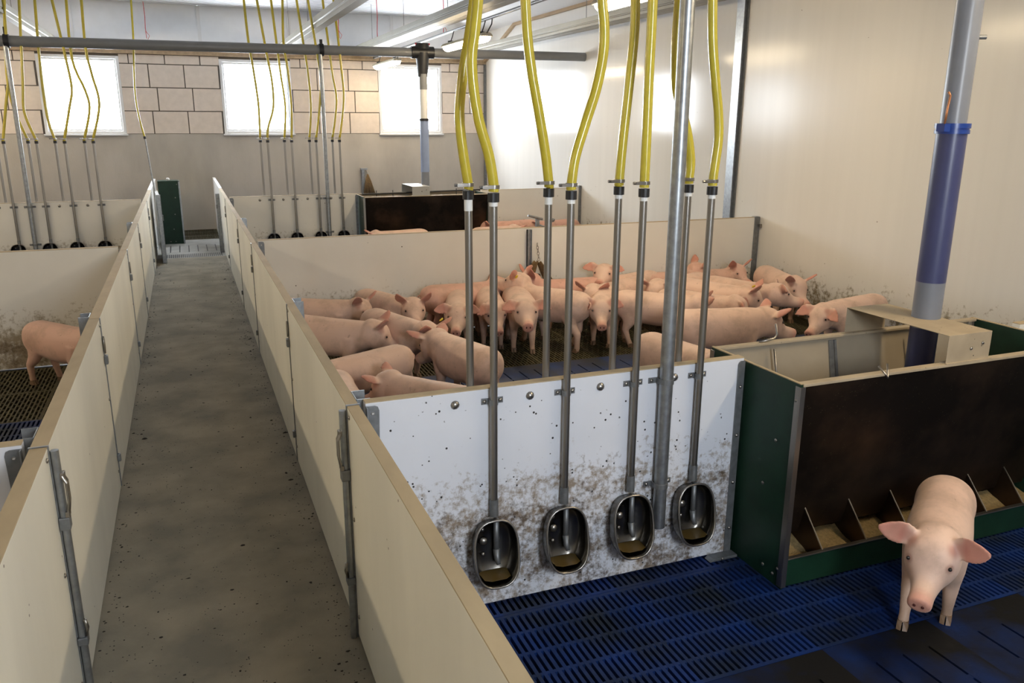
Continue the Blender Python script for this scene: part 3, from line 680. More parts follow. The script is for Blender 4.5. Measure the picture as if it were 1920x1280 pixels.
def feeder(label, x, yc, L, hx, hood_m, far=False):
    t = thing('hopper_feeder', label, 'feeder', (x, yc, 0))
    hw, H = .32, .975
    for xe, nm in ((0, 0), (L - .012, 1)):
        e = MB().box(xe, xe + .012, -hw, hw, .0, H).build('end_panel', M_green, t, bevel=.002)
        MB().box(xe - .001, xe + .013, -hw, hw, H, H + .004).build('end_panel_edge', M_edge, e)
        for s in (-1, 1):
            MB().box(xe - .004, xe + .022, *sorted((s * hw, s * (hw + .006))), .01, H - .012).box(xe - .004, xe, *sorted((s * (hw - .028), s * hw)), .01, H - .012).build('corner_strip', M_steel, e, bevel=.001)
        if xe == 0:
            for yy, zz in ((-.30, .90), (-.2, .68), (-.14, .45), (-.19, .06), (-.26, .05), (-.29, .09)): put(BOLT, 'rivet', e, (-.001, yy, zz), RAD(-90))
    for s in (-1, 1):
        # hopper sheets: outside dark steel, inside dusty
        y0, y1 = s * (hw - .004), s * .137
        n = (.0025 if s < 0 else -.0025)
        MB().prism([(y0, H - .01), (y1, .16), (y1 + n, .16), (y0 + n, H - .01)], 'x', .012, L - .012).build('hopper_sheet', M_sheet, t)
        MB().prism([(y0 + n, H - .01), (y1 + n, .16), (y1 + 2 * n, .16), (y0 + 2 * n, H - .01)], 'x', .014, L - .014).build('hopper_lining', M_sheetin, t)
        a, b = sorted((s * (hw + .004), s * (hw - .038))); MB().box(.012, L - .012, a, b, H - .012, H + .001).build('hopper_rim', M_hood, t, bevel=.002)
        # trough: green front lip, steel edge, feed
        a, b = sorted((s * (hw - .008), s * (hw - .022))); tl = MB().box(.012, L - .012, a, b, .005, .138).build('trough_lip', M_green, t, bevel=.002)
        a, b = sorted((s * (hw - .004), s * (hw - .026))); MB().box(.012, L - .012, a, b, .138, .144).build('lip_edge', M_steel, tl, bevel=.001)
        if far and s > 0: continue
        nd = int(round((L - .25) / .262))
        for i in range(nd):
            dx = .235 + i * .2625
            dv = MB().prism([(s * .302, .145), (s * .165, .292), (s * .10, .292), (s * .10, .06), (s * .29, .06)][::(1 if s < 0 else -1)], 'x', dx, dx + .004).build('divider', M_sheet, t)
            MB().prism([(s * .304, .145), (s * .166, .294), (s * .160, .292), (s * .298, .143)][::(1 if s < 0 else -1)], 'x', dx - .001, dx + .005).build('divider_edge', M_steel, dv)
        f = MB(); nx, ny = 90, 7; vs = []
        for i in range(nx + 1):
            for j in range(ny + 1):
                u = .02 + (L - .04) * i / nx; v = j / ny
                ph = (u - .235) / .2625; hgt = .068 + .06 * v ** 1.5 + .025 * abs(math.sin(math.pi * ph)) * (1 - v) + rng.uniform(-.004, .004)
                vs.append((u, s * (.296 - v * .2), hgt))
        f.add(vs, [(i * (ny + 1) + j, (i + 1) * (ny + 1) + j, (i + 1) * (ny + 1) + j + 1, i * (ny + 1) + j + 1) for i in range(nx) for j in range(ny)])
        o = f.build('feed', M_feed, t, smooth=True); o['kind'] = 'stuff'
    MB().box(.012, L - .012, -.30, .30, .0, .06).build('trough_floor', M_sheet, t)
    MB().box(.014, L - .014, -.13, .13, .17, .46).build('feed_store', M_feed, t)['kind'] = 'stuff'
    # inner stiffeners and rods
    MB().prism([(.305, H - .03), (.17, .34), (.164, .34), (.298, H - .03)], 'x', L * .405, L * .405 + .028).prism([(.305, H - .03), (.17, .34), (.164, .34), (.298, H - .03)], 'x', L * .405 + .034, L * .405 + .05).build('inner_strap', M_galv, t)
    for xx in (L * .19, L * .70):
        MB().tube([(xx, .262, H - .03), (xx + .02, .20, .60)], .0055, 8).build('adjusting_rod', M_steel, t, smooth=True)
    # hood: inverted U over the hopper
    zt, zb = H + .135, H + .002
    h = MB(); a, b = hx, hx + .272; ya = hw - .005
    h.prism([(-ya, zb), (-ya, zt), (ya, zt), (ya, zb), (ya - .003, zb), (ya - .003, zt - .003), (-ya + .003, zt - .003), (-ya + .003, zb)], 'x', a, b)
    h.box(a - .003, b + .012, -hw - .004, -hw + .04, zb - .001, zb + .003)
    hd = h.build('hood', hood_m, t, bevel=.0015)
    for xx, zz in ((a + .15, zb + .06), (a + .22, zb + .08)): put(BOLT, 'bolt', hd, (xx, -ya, zz))
    if far:
        MB().tube([(.03, -.05, H + .02), (L - .05, -.05, H + .04)], .012, 8).build('rod', M_black, t)
        for xx in (.25, .5, 1.5): MB().tube([(xx, -.05, H - .02), (xx, -.05, H + .07)], .006, 6).build('rod_pin', M_black, t)
    else:
        MB().tube([(.44, -.30, H + .03), (.465, -.335, H - .015), (.49, -.30, H + .035)], .005, 7).build('wire_clip', M_steel, t, smooth=True)
        MB().tube([(.27, .30, H + .004), (.36, .30, H + .014), (.385, .31, H + .03), (.375, .315, H + .085)], .005, 7).build('wire_hook', M_steel, t, smooth=True)
        MB().tube([(1.30, .31, H + .0), (1.305, .31, H + .09)], .008, 8).build('pin', M_steel, t)
        ch = MB()
        for k in range(5):
            c = Vector((L - .09 + .006 * k, .27, H - .02 - .022 * k))
            ch.tube([c + Vector((.009 * math.cos(q) if k % 2 else 0, .009 * math.cos(q) if not k % 2 else 0, .015 * math.sin(q))) for q in [j * math.pi / 4 for j in range(8)]], .0025, 5, closed=True)
        ch.build('chain', M_steel, t, smooth=True)
    return t
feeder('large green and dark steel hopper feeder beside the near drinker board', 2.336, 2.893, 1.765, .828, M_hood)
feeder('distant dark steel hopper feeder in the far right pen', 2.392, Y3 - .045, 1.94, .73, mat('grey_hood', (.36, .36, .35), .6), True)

# ------------------------------------------------------------------ overhead: rails, lamps, cords
def rail(label, x, z, w, h, y0, y1, wide=1):
    t = thing('ceiling_rail', label, 'rail', (x, 0, z))
    m = MB()
    for k in range(wide):
        o = (k - (wide - 1) / 2) * w * 1.06; a = w / 2
        m.prism([(o - a, 0), (o + a, 0), (o + a, h * .3), (o + a * .8, h * .34), (o + a * .8, h * .46), (o + a, h * .5), (o + a, h), (o - a, h), (o - a, h * .5), (o - a * .8, h * .46), (o - a * .8, h * .34), (o - a, h * .3)], 'y', y0, y1)
    m.build('profile', M_rail, t, bevel=.003)
    y = y0 + 1
    hg = MB()
    while y < y1:
        hg.tube([(0, y, h), (0, y, ZC - z)], .004, 6); y += 2.3
    hg.build('hanger', M_galvd, t)
rail('cream ceiling rail over the left pens', -1.93, 3.30, .10, .15, Y0 + .1, YB - .03)
rail('cream ceiling rail left of the room centre, above the far pipes', 1.93, 3.28, .12, .16, Y0 + .1, YB - .03)
rail('double cream ceiling rail between the middle and right windows', 3.40, 3.30, .13, .13, Y0 + .1, YB - .03, 2)
rail('cream ceiling rail next to the right wall', 5.42, 3.30, .12, .12, Y0 + .1, YB - .03, 2)
o = MB().tube([(0, Y0 + .1, 0), (0, 6, .03), (0, YB - .03, -.02)], .02, 10).build('lamp_conduit', M_pvc, None, sharp=True, loc=(3.72, 0, 3.28)); o['kind'] = 'thing'
tag(o, 'thin dark conduit carrying the ceiling lamps', 'conduit')
def lamp(label, x, y, L=1.72):
    t = thing('tube_lamp', label, 'lamp', (x, y, 3.05), 0, 'tube lamps along the pens')
    n = 14; hb = MB(); df = MB()
    def prof(r, a0, a1): return [(r * math.cos(a0 + (a1 - a0) * k / n) * 1.05, r * math.sin(a0 + (a1 - a0) * k / n)) for k in range(n + 1)]
    up = prof(.075, 0, math.pi); up = [(px, pz * .7 + .02) for px, pz in up]
    hb.prism(up[::-1], 'y', -L / 2, L / 2); hb.build('housing', M_lampbody, t, bevel=.012)
    lo = [(px, pz * .95 + .02) for px, pz in prof(.07, math.pi, 2 * math.pi)]
    ys = [(-L / 2 + .01, .35), (-L / 2 + .03, .75), (-L / 2 + .07, 1.0), (L / 2 - .07, 1.0), (L / 2 - .03, .75), (L / 2 - .01, .35)]
    vs = [(px * k, yy, .02 + (pz - .02) * k) for yy, k in ys for px, pz in lo]; q = len(lo)
    df.add(vs, [(i * q + k, i * q + k + 1, (i + 1) * q + k + 1, (i + 1) * q + k) for i in range(len(ys) - 1) for k in range(q - 1)] + [tuple(range(q))[::-1], tuple(range((len(ys) - 1) * q, len(ys) * q))])
    df.build('diffuser', M_lamp, t, smooth=True)
    for s in (-.38, .38):
        MB().tube([(0, s * L, .07), (.03, s * L, .15), (.06, s * L, .25)], .007, 6).box(-.03, .03, s * L - .03, s * L + .03, .065, .09).build('hanger', M_black, t)
    MB().tube([(0, -L / 2 + .02, .05), (.0, -L / 2 - .04, .08), (.05, -L / 2 - .03, .16), (.07, -L / 2, .24)], .008, 6).build('cable', M_black, t)
for y, lab in ((15.55, 'farthest lit tube lamp, by the right window'), (10.95, 'lit tube lamp hanging right of the feed tube'), (6.25, 'lit tube lamp at the top edge of the picture'), (1.6, 'tube lamp above the nearest feeder')): lamp(lab, 3.66, y)
for y, lab in ((15.55, 'farthest tube lamp over the left pens'), (10.95, 'third tube lamp over the left pens'), (6.25, 'second tube lamp over the left pens'), (1.6, 'nearest tube lamp over the left pens')): lamp(lab, -3.66, y)
CORDS = [(-.40, 16.7, 3.45, 4.065, 'short red twine hanging before the wall, left of centre'), (2.30, 14.0, 3.55, 4.06, 'red twine hanging near the middle window'),
         (3.30, 14.6, 3.30, 4.06, 'red twine hanging beside the double rail'), (4.05, 13.2, 3.40, 4.06, 'red twine hanging right of the double rail'), (2.75, 15.2, 3.45, 4.065, 'short red twine under the ceiling near the far lamp')]
for x, y, z0, z1, lab in CORDS:
    m = MB(); m.tube([(0, 0, z1 - z0), (.006, 0, (z1 - z0) * .6), (-.006, 0, (z1 - z0) * .3), (0, 0, 0)], .006, 6); m.tube([(0, 0, .12), (.05, 0, .05), (.02, 0, -.01)], .004, 5)
    o = m.build('red_twine', M_red, None, smooth=True, loc=(x, y, z0)); o['kind'] = 'thing'; tag(o, lab, 'twine')

# ------------------------------------------------------------------ hanging toys for the pigs
def toy(label, x, y, z):
    t = thing('hanging_toy', label, 'toy', (x, y, z))
    ch = MB()
    for k in range(6):
        c = Vector((.004 * k, 0, -.03 * k))
        ch.tube([c + Vector((.011 * math.cos(q) if k % 2 else 0, .011 * math.cos(q) if not k % 2 else 0, .02 * math.sin(q))) for q in [j * math.pi / 4 for j in range(8)]], .0032, 5, closed=True)
    ch.build('chain', M_steel, t, smooth=True)
    for s, w in ((-1, .085), (1, .06)):
        m = MB(); vs = []; n = 7
        for i in range(n + 1):
            u = i / n
            for j in range(5):
                v = j / 4 - .5
                vs.append((s * (.012 + .11 * u) + v * (.03 + 1.4 * w * u * (1.2 - .5 * u)), -.012 - .02 * math.sin(v * 3) - .006 * s, -.17 - .21 * u - .01 * math.cos(7 * v)))
        m.add(vs, [(i * 5 + j, i * 5 + j + 1, (i + 1) * 5 + j + 1, (i + 1) * 5 + j) for i in range(n) for j in range(4)])
        o = m.build('sack_strip', M_jute, t, smooth=True); so = o.modifiers.new('thick', 'SOLIDIFY'); so.thickness = .012
    MB().box(-.035, .035, -.02, .03, -.46, -.30).build('plastic_block', M_black, t, bevel=.01)
    MB().box(-.03, .03, -.024, -.02, -.45, -.39).build('yellow_band', M_yellow, t, bevel=.002)
    return t
t = thing('toy_post', 'galvanised post with a cross arm on the board behind the pigs', 'post', (3.34, Y2 + .05, 0))
MB().box(-.018, .018, 0, .03, 0, 1.09).build('upright', M_galv, t, bevel=.002)
MB().tube([(-.12, -.02, 1.12), (.05, .0, 1.075)], .012, 8).build('cross_arm', M_galv, t)
MB().tube([(.0, -.05, 1.02), (.06, -.04, 1.0), (.13, -.02, 1.03), (.17, 0, 1.06)], .009, 8).ball((.17, 0, 1.06), .02).build('lever', M_galvd, t, smooth=True)
t = MB().box(-.022, .022, -.03, -.003, .1, .985).box(-.022, -.016, -.045, -.003, .1, .985).box(.016, .022, -.045, -.003, .1, .985).build('face_post', M_galv, None, bevel=.001, loc=(3.215, Y2, 0)); t['kind'] = 'thing'
tag(t, 'galvanised channel upright on the board above the hanging toy', 'post')
toy('jute and plastic toy hanging on a chain above the pigs', 3.275, Y2 - .09, .835)
t = thing('toy_post', 'galvanised post holding rope against the rear concrete wall', 'post', (3.40, YB - .06, 0))
MB().box(-.03, .03, -.02, .05, 0, 1.1).build('upright', M_galv, t, bevel=.002); MB().box(-.05, .09, -.03, .03, 1.08, 1.12).build('cap', M_galv, t, bevel=.003)
t = thing('rope_toy', 'brown frayed rope toy hanging by the rear concrete wall', 'toy', (3.48, YB - .14, 1.0))
MB().tube([(-.03, .03, .08), (0, 0, 0)], .006, 6).build('cord', M_steel, t)
for k, (dx, r) in enumerate(((-.09, .022), (-.03, .028), (.04, .024), (.13, .02), (.09, .02))): MB().tube([(0, 0, 0), (dx * .4, 0, -.15), (dx, -.02, -.45)], [r * .6, r, r * 1.3], 8).build('strand', M_jute, t, smooth=True)

# ------------------------------------------------------------------ pigs
M_tail = mat('pig_tail_skin', (.60, .36, .27), .55)
def ring_pts(c, ex, ey, w, h, n=18, cup=0., e=2.2):
    c = np.array(c, float); out = []
    for k in range(n):
        a = 2 * math.pi * k / n; ca, sa = math.cos(a), math.sin(a)
        u = math.copysign(abs(ca) ** (2 / e), ca); v = math.copysign(abs(sa) ** (2 / e), sa)
        out.append(c + np.array(ex) * w * u + np.array(ey) * (h * v + cup * u * u))
    return out
def dens(L, k=4):
    A = np.array(L, float); out = []
    for i in range(len(A) - 1):
        a, b, c, d = A[max(i - 1, 0)], A[i], A[i + 1], A[min(i + 2, len(A) - 1)]
        for j in range(k):
            t = j / k; out.append(tuple(.5 * (2 * b + (c - a) * t + (2 * a - 5 * b + 4 * c - d) * t * t + (3 * b - a - 3 * c + d) * t ** 3)))
    return out + [tuple(A[-1])]
def loft(acc, rings):
    n = len(rings[0]); o = len(acc[0]); m = len(rings)
    for r in rings: acc[0].extend([tuple(p) for p in r])
    c0 = len(acc[0]); acc[0].append(tuple(np.mean(rings[0], axis=0))); acc[0].append(tuple(np.mean(rings[-1], axis=0)))
    for i in range(m - 1):
        for k in range(n): acc[1].append((o + i * n + k, o + i * n + (k + 1) % n, o + (i + 1) * n + (k + 1) % n, o + (i + 1) * n + k))
    for k in range(n):
        acc[1].append((c0, o + (k + 1) % n, o + k)); acc[1].append((c0 + 1, o + (m - 1) * n + k, o + (m - 1) * n + (k + 1) % n))
def limb(acc, pts):
    P = [np.array(p[0], float) for p in pts]; rings = []
    m = len(P)
    P0 = P[0] - (P[1] - P[0]) * .15
    for i in range(m):
        t = P[min(i + 1, m - 1)] - P[max(i - 1, 0)]; t /= np.linalg.norm(t)
        ex = np.cross([0, 1, 0], t); ex /= np.linalg.norm(ex); ey = np.cross(t, ex)
        rx, ry = pts[i][1]
        rings.append(ring_pts(P[i], ex, ey, rx, ry, 12, e=2.))
    loft(acc, rings)
def hoof_mesh():
    m = MB()
    for s in (-1, 1):
        vs = [(-.016, s * .002, .036), (.012, s * .002, .034), (.012, s * .021, .032), (-.016, s * .021, .034), (-.02, s * .002, 0), (.032, s * .003, 0), (.026, s * .021, 0), (-.02, s * .023, 0)]
        m.add(vs, [(0, 1, 2, 3), (7, 6, 5, 4), (0, 4, 5, 1), (1, 5, 6, 2), (2, 6, 7, 3), (3, 7, 4, 0)] if s > 0 else [(3, 2, 1, 0), (4, 5, 6, 7), (1, 5, 4, 0), (2, 6, 5, 1), (3, 7, 6, 2), (0, 4, 7, 3)])
    return m.mesh('hoof', M_hoof)
HOOF = hoof_mesh()
EYE = MB().ball((0, 0, 0), .0085, 10, 6).mesh('eye', M_eye, True)
NOS = MB().ball((0, 0, 0), .0085, 8, 5, (.45, .75, 1.2)).mesh('nostril', M_nostril, True)
EARTAG = MB().tube([(0, -.003, 0), (0, .003, 0)], .017, 14).tube([(0, -.006, 0), (0, -.003, 0)], .006, 8).mesh('ear_tag', M_yellow)
def rotm(yaw, pitch, roll=0.):
    y, p, r = RAD(yaw), RAD(pitch), RAD(roll)
    Rz = np.array([[math.cos(y), -math.sin(y), 0], [math.sin(y), math.cos(y), 0], [0, 0, 1]])
    Ry = np.array([[math.cos(p), 0, -math.sin(p)], [0, 1, 0], [math.sin(p), 0, math.cos(p)]])   # pitch up positive
    Rx = np.array([[1, 0, 0], [0, math.cos(r), -math.sin(r)], [0, math.sin(r), math.cos(r)]])
    return Rz @ Ry @ Rx
def pig(label, x, y, heading, hy=0., hp=-30., bend=0., sc=1., step=(0, 0, 0, 0), ear=(.15, .72, .62), fat=1., vox=.0105, tagside=0, red=0., neck=0., tailed=True, group='pigs in the right pen', parts=True, dirty=0., lift=None, roll=0.):
    acc = ([], [])
    f = fat
    TR = [(-.392, .372, .018, .028), (-.380, .362, .066, .072), (-.345, .35, .103, .108), (-.285, .342, .130, .132), (-.20, .334, .127, .139), (-.09, .325, .130, .145),
          (.02, .318, .135, .146), (.12, .321, .134, .142), (.20, .332, .119, .130), (.27, .346 + neck * .3, .107, .116), (.33, .358 + neck * .7, .096, .103), (.375, .366 + neck, .075, .08)]
    TR = [(a, b + .025, c, d) for a, b, c, d in TR]
    loft(acc, [ring_pts((px, 0, pz), (0, 1, 0), (0, 0, 1), max(w, .01) * f, max(h, .01) * (1 + (f - 1) * .5), 30) for px, pz, w, h in dens(TR)])
    J = np.array([.345, 0, .400 + neck]); R = rotm(hy, hp, roll) * 1.1
    HD = [(-.075, -.005, .06, .065), (-.05, -.002, .084, .09), (.01, .002, .094, .100), (.055, .002, .096, .097), (.092, -.006, .083, .084), (.128, -.020, .059, .063), (.165, -.028, .046, .049), (.205, -.023, .041, .044), (.232, -.020, .042, .041), (.247, -.017, .041, .039), (.252, -.016, .032, .030)]
    loft(acc, [ring_pts(J + R @ np.array((px, 0, pz)), R @ np.array((0, 1, 0)), R @ np.array((0, 0, 1)), w, h, 26) for px, pz, w, h in dens(HD, 3)])
    eyes = [J + R @ np.array((.098, s * .0685, .037)) for s in (-1, 1)]
    nos = [J + R @ np.array((.2515, s * .014, -.014)) for s in (-1, 1)]
    ears = []
    for s in (-1, 1):
        ax = np.array((ear[0], s * ear[1], ear[2]), float); ax /= np.linalg.norm(ax)
        nrm = np.array((.72, s * .68, .15)) if ear[2] > .6 else np.array((.72, s * .30, .62)); nrm -= ax * nrm.dot(ax); nrm /= np.linalg.norm(nrm); wd = np.cross(nrm, ax)
        b = np.array((.018, s * .066, .062)); rings = []; es = .87
        for u, w, th in ((-.02, .026, .014), (.015, .040, .012), (.05, .053, .0105), (.09, .050, .0095), (.125, .034, .009), (.150, .014, .008), (.157, .005, .005)):
            u *= es; w *= .94
            bendf = np.array((.10 * u * u * 8, 0, -.9 * u * u * (2. if ear[2] < .4 else .4)))
            rings.append([J + R @ p for p in ring_pts(b + ax * u + bendf, wd, nrm, w, th, 14, cup=.016 * min(1, max(0, u) * 14) * (w / .053))])
        loft(acc, rings)
        e0 = J + R @ (b + ax * .03); e1 = J + R @ (b + ax * .124 + np.array((.10 * .0196 * 8, 0, -.9 * .0196 * (2. if ear[2] < .4 else .4))))
        ears.append((e0, e1, R @ nrm, J + R @ (b + ax * .062 + nrm * -.006)))
    feet = []
    for i, (fx, s) in enumerate(((.185, 1), (.185, -1), (-.265, 1), (-.265, -1))):
        d = step[i]; yy = s * .078
        up = max(0., abs(d) - .09) * .25
        if fx > 0:
            limb(acc, [((fx + .005, yy * .98, .37), (.078, .056)), ((fx + .005 + d * .1, yy, .265), (.056, .045)), ((fx - .012 + d * .3, yy, .195), (.040, .036)), ((fx + d * .62, yy, .118), (.029, .028)), ((fx + d * .85, yy, .058), (.0225, .0225)), ((fx + .004 + d, yy, .03 + up), (.025, .024)), ((fx + .012 + d, yy, .018 + up), (.022, .021))])
            feet.append((fx + .014 + d, yy, up))
        else:
            limb(acc, [((fx + .005, yy * .88, .370), (.104, .058)), ((fx + .03 + d * .1, yy * .95, .28), (.077, .05)), ((fx + .015 + d * .35, yy, .215), (.052, .04)), ((fx - .028 + d * .65, yy, .152), (.032, .029)), ((fx - .012 + d * .85, yy, .075), (.0235, .0235)), ((fx + .0 + d, yy, .03 + up), (.025, .024)), ((fx + .008 + d, yy, .018 + up), (.022, .021))])
            feet.append((fx + .010 + d, yy, up))
    tail0 = [(-.388, 0, .410), (-.405, .004, .417), (-.418, .016, .400), (-.412, .026, .377), (-.402, .016, .370), (-.408, .002, .377), (-.42, -.004, .365), (-.424, .004, .343)]
    kb = RAD(bend) / .6
    def B(p):
        p = np.atleast_2d(np.array(p, float)).copy(); X, Yy = p[:, 0].copy(), p[:, 1].copy()
        if abs(kb) > 1e-4:
            th = kb * X; p[:, 0] = np.sin(th) / kb - Yy * np.sin(th); p[:, 1] = (1 - np.cos(th)) / kb + Yy * np.cos(th)
        return p * sc
    V = B(acc[0])
    me = bpy.data.meshes.new('pig_raw'); me.from_pydata([tuple(v) for v in V], [], acc[1])
    tmp = bpy.data.objects.new('pig_raw', me); COL.objects.link(tmp)
    rm = tmp.modifiers.new('r', 'REMESH'); rm.mode = 'VOXEL'; rm.voxel_size = vox; rm.use_smooth_shade = True
    sm = tmp.modifiers.new('s', 'SMOOTH'); sm.factor = .5; sm.iterations = 3 if vox > .009 else 9
    dg = bpy.context.evaluated_depsgraph_get()
    out = bpy.data.meshes.new_from_object(tmp.evaluated_get(dg)); bpy.data.objects.remove(tmp); bpy.data.meshes.remove(me)
    out.name = 'pig'; out.materials.clear(); out.materials.append(M_pig)
    out.polygons.foreach_set('use_smooth', [True] * len(out.polygons))
    n = len(out.vertices); co = np.empty(n * 3, np.float32); out.vertices.foreach_get('co', co); co = co.reshape(-1, 3)
    base = np.array((.735, .505, .395)) * (1 - .06 * rng.random()) ; pink = np.array((.60, .27, .205))
    base = base * (1 - red) + pink * red
    col = np.tile(base, (n, 1))
    def mixv(mask, c): col[:] = col * (1 - mask[:, None]) + np.array(c) * mask[:, None]
    def ss(v, a, b): t = np.clip((v - a) / (b - a), 0, 1); return t * t * (3 - 2 * t)
    mixv(ss(co[:, 2], .17 * sc, .03 * sc) * .55, (.30, .19, .12))
    if dirty: mixv(ss(co[:, 2], .44 * sc, .2 * sc) * dirty, (.27, .19, .12))
    sn = B(J + R @ np.array((.25, 0, -.016)))[0]; mixv(ss(np.linalg.norm(co - sn, axis=1), .085 * sc, .03 * sc) * .75, (.60, .235, .17))
    for e0, e1, nr, tg in ears:
        a, b = B(e0)[0], B(e1)[0]; ab = b - a; t = np.clip((co - a) @ ab / (ab @ ab), -.1, 1); d = np.linalg.norm(co - (a + t[:, None] * ab), axis=1)
        mixv(ss(d, .062 * sc, .045 * sc) * ss(t, -.05, .25) * .85, (.52, .20, .145))
        q = B(e0 + nr * .03)[0]; mixv(ss(np.linalg.norm(co - q, axis=1), .05 * sc, .02 * sc) * .6, (.34, .10, .075))
    for e in eyes: mixv(ss(np.linalg.norm(co - B(e)[0], axis=1), .026 * sc, .012 * sc) * .6, (.36, .16, .12))
    at_ = out.color_attributes.new('Col', 'FLOAT_COLOR', 'POINT')
    at_.data.foreach_set('color', np.concatenate([col, np.ones((n, 1))], 1).astype(np.float32).ravel())
    o = bpy.data.objects.new('pig', out); COL.objects.link(o); o.location = (x, y, 0); o.rotation_euler = (0, 0, RAD(heading)); o['kind'] = 'thing'
    tag(o, label, 'pig', group)
    for e in eyes: q = link('eye', EYE, o); q.location = B(e)[0]; q.scale = (sc,) * 3
    for e in nos: q = link('nostril', NOS, o); q.location = B(e)[0]; q.scale = (sc,) * 3; q.rotation_euler = (0, -RAD(hp), RAD(hy))
    for fx, fy, up in feet:
        p = B((fx, fy, up))[0]; q = link('hoof', HOOF, o); q.location = p; q.scale = (sc * 1.04,) * 3; q.rotation_euler = (0, 0, kb * fx)
    if tailed: MB().tube([tuple(p) for p in B(spline(tail0, 4))], [.0095 - .005 * k / 28 for k in range(29)], 7).build('tail', M_tail, o, smooth=True)
    if tagside:
        e = ears[0 if tagside < 0 else 1]; q = link('ear_tag', EARTAG, o); q.location = B(e[3])[0]
        nv = Vector(e[2]); q.rotation_euler = Vector((0, 1, 0)).rotation_difference(nv).to_euler(); q.location = Vector(q.location) - nv * .016 * sc; q.scale = (sc,) * 3
    return o
UPR = (.10, .55, .85); FLOP = (.55, .75, .12)
# left edge of the right pen
pig('pig at the far left by the aisle board, facing right in profile', 1.02, 7.30, -22, hy=-22, hp=-22, ear=UPR, step=(.05, -.04, .05, -.03))
pig('pig looking at the camera, second along the rear board from the aisle', 1.64, 7.28, -62, hy=-36, hp=-16, ear=UPR, sc=1.02)
pig('pig with a raised pink back standing right along the rear board', 2.40, 7.36, 6, hy=20, hp=-30, sc=1.08, red=.5, neck=.02)
pig('pig facing the camera head-on, left of the two leftmost pipes', 2.24, 6.98, -108, hy=-6, hp=-20, sc=1.0, dirty=.25, ear=(.25, .85, .35))
pig('pig facing right beside the aisle board, second in its row', .98, 6.42, -38, hy=22, hp=-28, ear=UPR, sc=1.05)
pig('pig walking toward the camera with a yellow ear tag, below the rear row', 1.50, 6.34, -66, hy=14, hp=-38, sc=1.05, tagside=1, step=(-.05, .08, .03, -.05), ear=(.0, .6, .75))
pig('pig with its speckled back turned, rump pointing right', 1.09, 5.52, 200, hy=20, hp=-62, sc=.92, fat=1.14)
pig('pig mostly hidden by the aisle board, only its rounded flank showing', .79, 4.86, -91, hy=0, hp=-35, sc=.95)
pig('pig bent to the left just behind the near drinker board', 1.32, 4.70, 126, hy=14, hp=-30, sc=.95)
pig('pig seen from behind with its tail toward the leftmost pipe', 1.77, 5.42, 105, hy=8, hp=-35, sc=1.03, fat=1.06, step=(.0, .03, .03, -.03))
# centre
pig('pig with lowered head behind the second steel pipe', 2.58, 7.06, -104, hy=6, hp=-36, sc=1.0, ear=(.5, .7, .25), step=(.03, -.04, 0, 0))
pig('pale pig standing square to the camera between second and third pipe', 2.80, 6.84, -105, hy=-2, hp=-14, sc=1.06, fat=1.04, step=(.04, -.02, 0, 0), ear=(.35, .85, .15))
pig('long pig turned away to the left with a yellow tag in its raised ear', 3.10, 6.80, 118, hy=10, hp=4, neck=.07, sc=1.10, tagside=1, step=(.05, -.05, -.07, .08), ear=(-.3, .7, .6))
pig('reddish pig behind the long one, near the hanging toy', 3.50, 7.30, 168, hy=10, hp=-8, neck=.05, sc=1.05, red=.65, ear=UPR)
pig('pig peering over the others against the rear board, ears out sideways', 4.28, 7.40, 192, hy=38, hp=-8, neck=.12, sc=1.02, ear=(.1, .95, .25), dirty=.5)
pig('pig with a red-lined ear looking left between third and fourth pipe', 3.94, 7.04, 200, hy=34, hp=-24, sc=1.04, ear=UPR)
pig('pig facing the camera with a yellow ear tag, between the fourth and fifth pipe', 3.64, 6.74, -126, hy=14, hp=-26, sc=1.02, tagside=1, ear=(.35, .85, .3), step=(.04, -.03, 0, 0))
pig('pig facing right behind the sixth pipe', 3.98, 6.36, -40, hy=6, hp=-34, sc=1.05, step=(0, 0, -.03, .05), ear=(.1, .6, .6))
pig('pig with a dark muddy ear behind the thick galvanised pole', 4.66, 7.02, 198, hy=34, hp=-26, sc=1.05, dirty=.2)
pig('pig close behind the near board at the thick pole, rump up', 3.24, 4.84, -76, hy=0, hp=-40, sc=1.02, fat=1.06)
# right side of the pen
pig('large pig stretched out to the right along the near feeder', 4.02, 5.42, -6, hy=-4, hp=-20, sc=1.14, fat=1.05, neck=-.02)
pig('pig with a drooping ear, second behind the large stretched one', 4.42, 6.36, -52, hy=10, hp=-36, sc=1.0, ear=FLOP)
pig('pig with an upright ear and yellow tag facing the camera, third from the white wall', 4.72, 6.58, -62, hy=20, hp=-26, sc=1.08, ear=UPR, tagside=-1)
pig('pig with its snout raised between the muddled bodies and the white wall', 5.10, 6.62, -62, hy=34, hp=-12, sc=1.05, ear=(.1, .95, .35))
pig('pig standing along the rear board with an upright ear, behind the eighth pipe', 4.80, 7.44, 4, hy=-8, hp=-6, sc=.98, red=.4, neck=.06, ear=UPR)
pig('pig looking straight at the camera from the far corner', 5.27, 7.42, -2, hy=-72, hp=-16, sc=.98, neck=.04, red=.3, bend=-14, ear=UPR)
pig('pig standing in the far corner by the white wall, front feet showing', 5.80, 6.90, -104, hy=10, hp=-30, sc=1.06, ear=UPR)
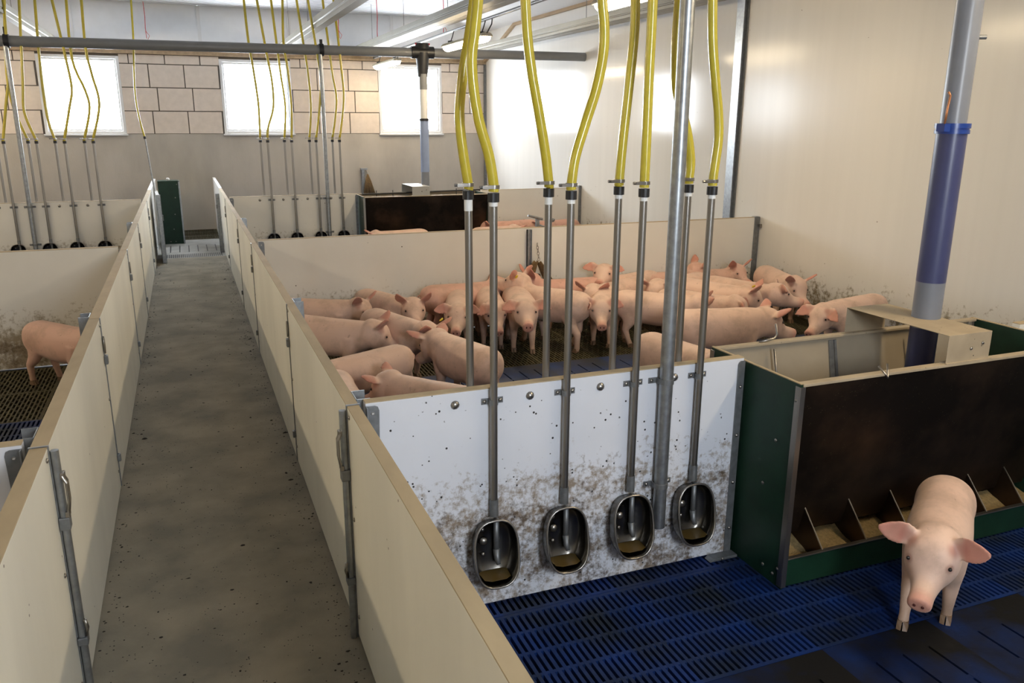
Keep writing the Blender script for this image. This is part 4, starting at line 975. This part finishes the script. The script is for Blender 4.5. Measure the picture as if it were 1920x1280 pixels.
pig('pig sniffing the floor left of the feeder hood, with a yellow ear tag', 5.56, 5.58, 186, hy=16, hp=-26, sc=1.04, tagside=1, ear=FLOP, neck=-.03)
# foreground pig, lone pig, pigs beyond the long board
pig('large foreground pig walking toward the camera in front of the feeder', 2.90, 2.27, -143, hy=-5, hp=-28, neck=.025, sc=.97, dirty=.18, vox=.0066, ear=(.12, .85, .42), step=(-.05, .10, .03, -.05), group='pigs in the near pen')
pig('lone pig facing away to the right in the left pen', -.99, 6.97, -46, hy=0, hp=-36, sc=1.02, red=.35, group='pigs in the left pen', step=(.02, -.02, .05, -.06))
pig('pig back showing just above the long board before the distant feeder', 2.86, 11.60, 178, hp=-35, sc=1.05, group='pigs beyond the long board', vox=.016)
pig('pig back showing above the long board at the right end of the distant feeder', 4.32, 11.62, 12, hp=-30, sc=1.02, group='pigs beyond the long board', vox=.016)
pig('reddish pig back above the long board left of the toy post', 4.75, 11.95, 178, hp=-25, sc=1.1, red=.6, group='pigs beyond the long board', vox=.016)
pig('pink pig back above the long board near the white wall', 5.52, 11.98, 183, hp=-30, sc=1.05, red=.6, group='pigs beyond the long board', vox=.016)

# ------------------------------------------------------------------ droppings on the aisle floor (uncountable)
cr = MB(); rg = random.Random(5)
for i in range(1500):
    side = rg.random()
    if side < .72: xx = (XA - .012 - abs(rg.gauss(0, .06))) if rg.random() < .62 else (XL + .012 + abs(rg.gauss(0, .05)))
    else: xx = rg.uniform(XL + .05, XA - .05)
    yy = rg.uniform(1.2, 13.0); r = rg.choice((.002, .0025, .003, .004, .005, .007)) * (1.0 if rg.random() < .95 else 2.4)
    n = 5; a0 = rg.uniform(0, 6.28); st = rg.uniform(.5, 1.6)
    vs = [(xx + r * st * math.cos(a0 + k * 6.283 / n), yy + r * math.sin(a0 + k * 6.283 / n) * rg.uniform(.6, 1.3), .0003) for k in range(n)] + [(xx, yy, r * .55)]
    cr.add(vs, [(k, (k + 1) % n, n) for k in range(n)])
o = cr.build('floor_crumbs', M_crumb); o['kind'] = 'stuff'; tag(o, 'dark manure crumbs scattered along the edges of the aisle floor', 'crumbs')
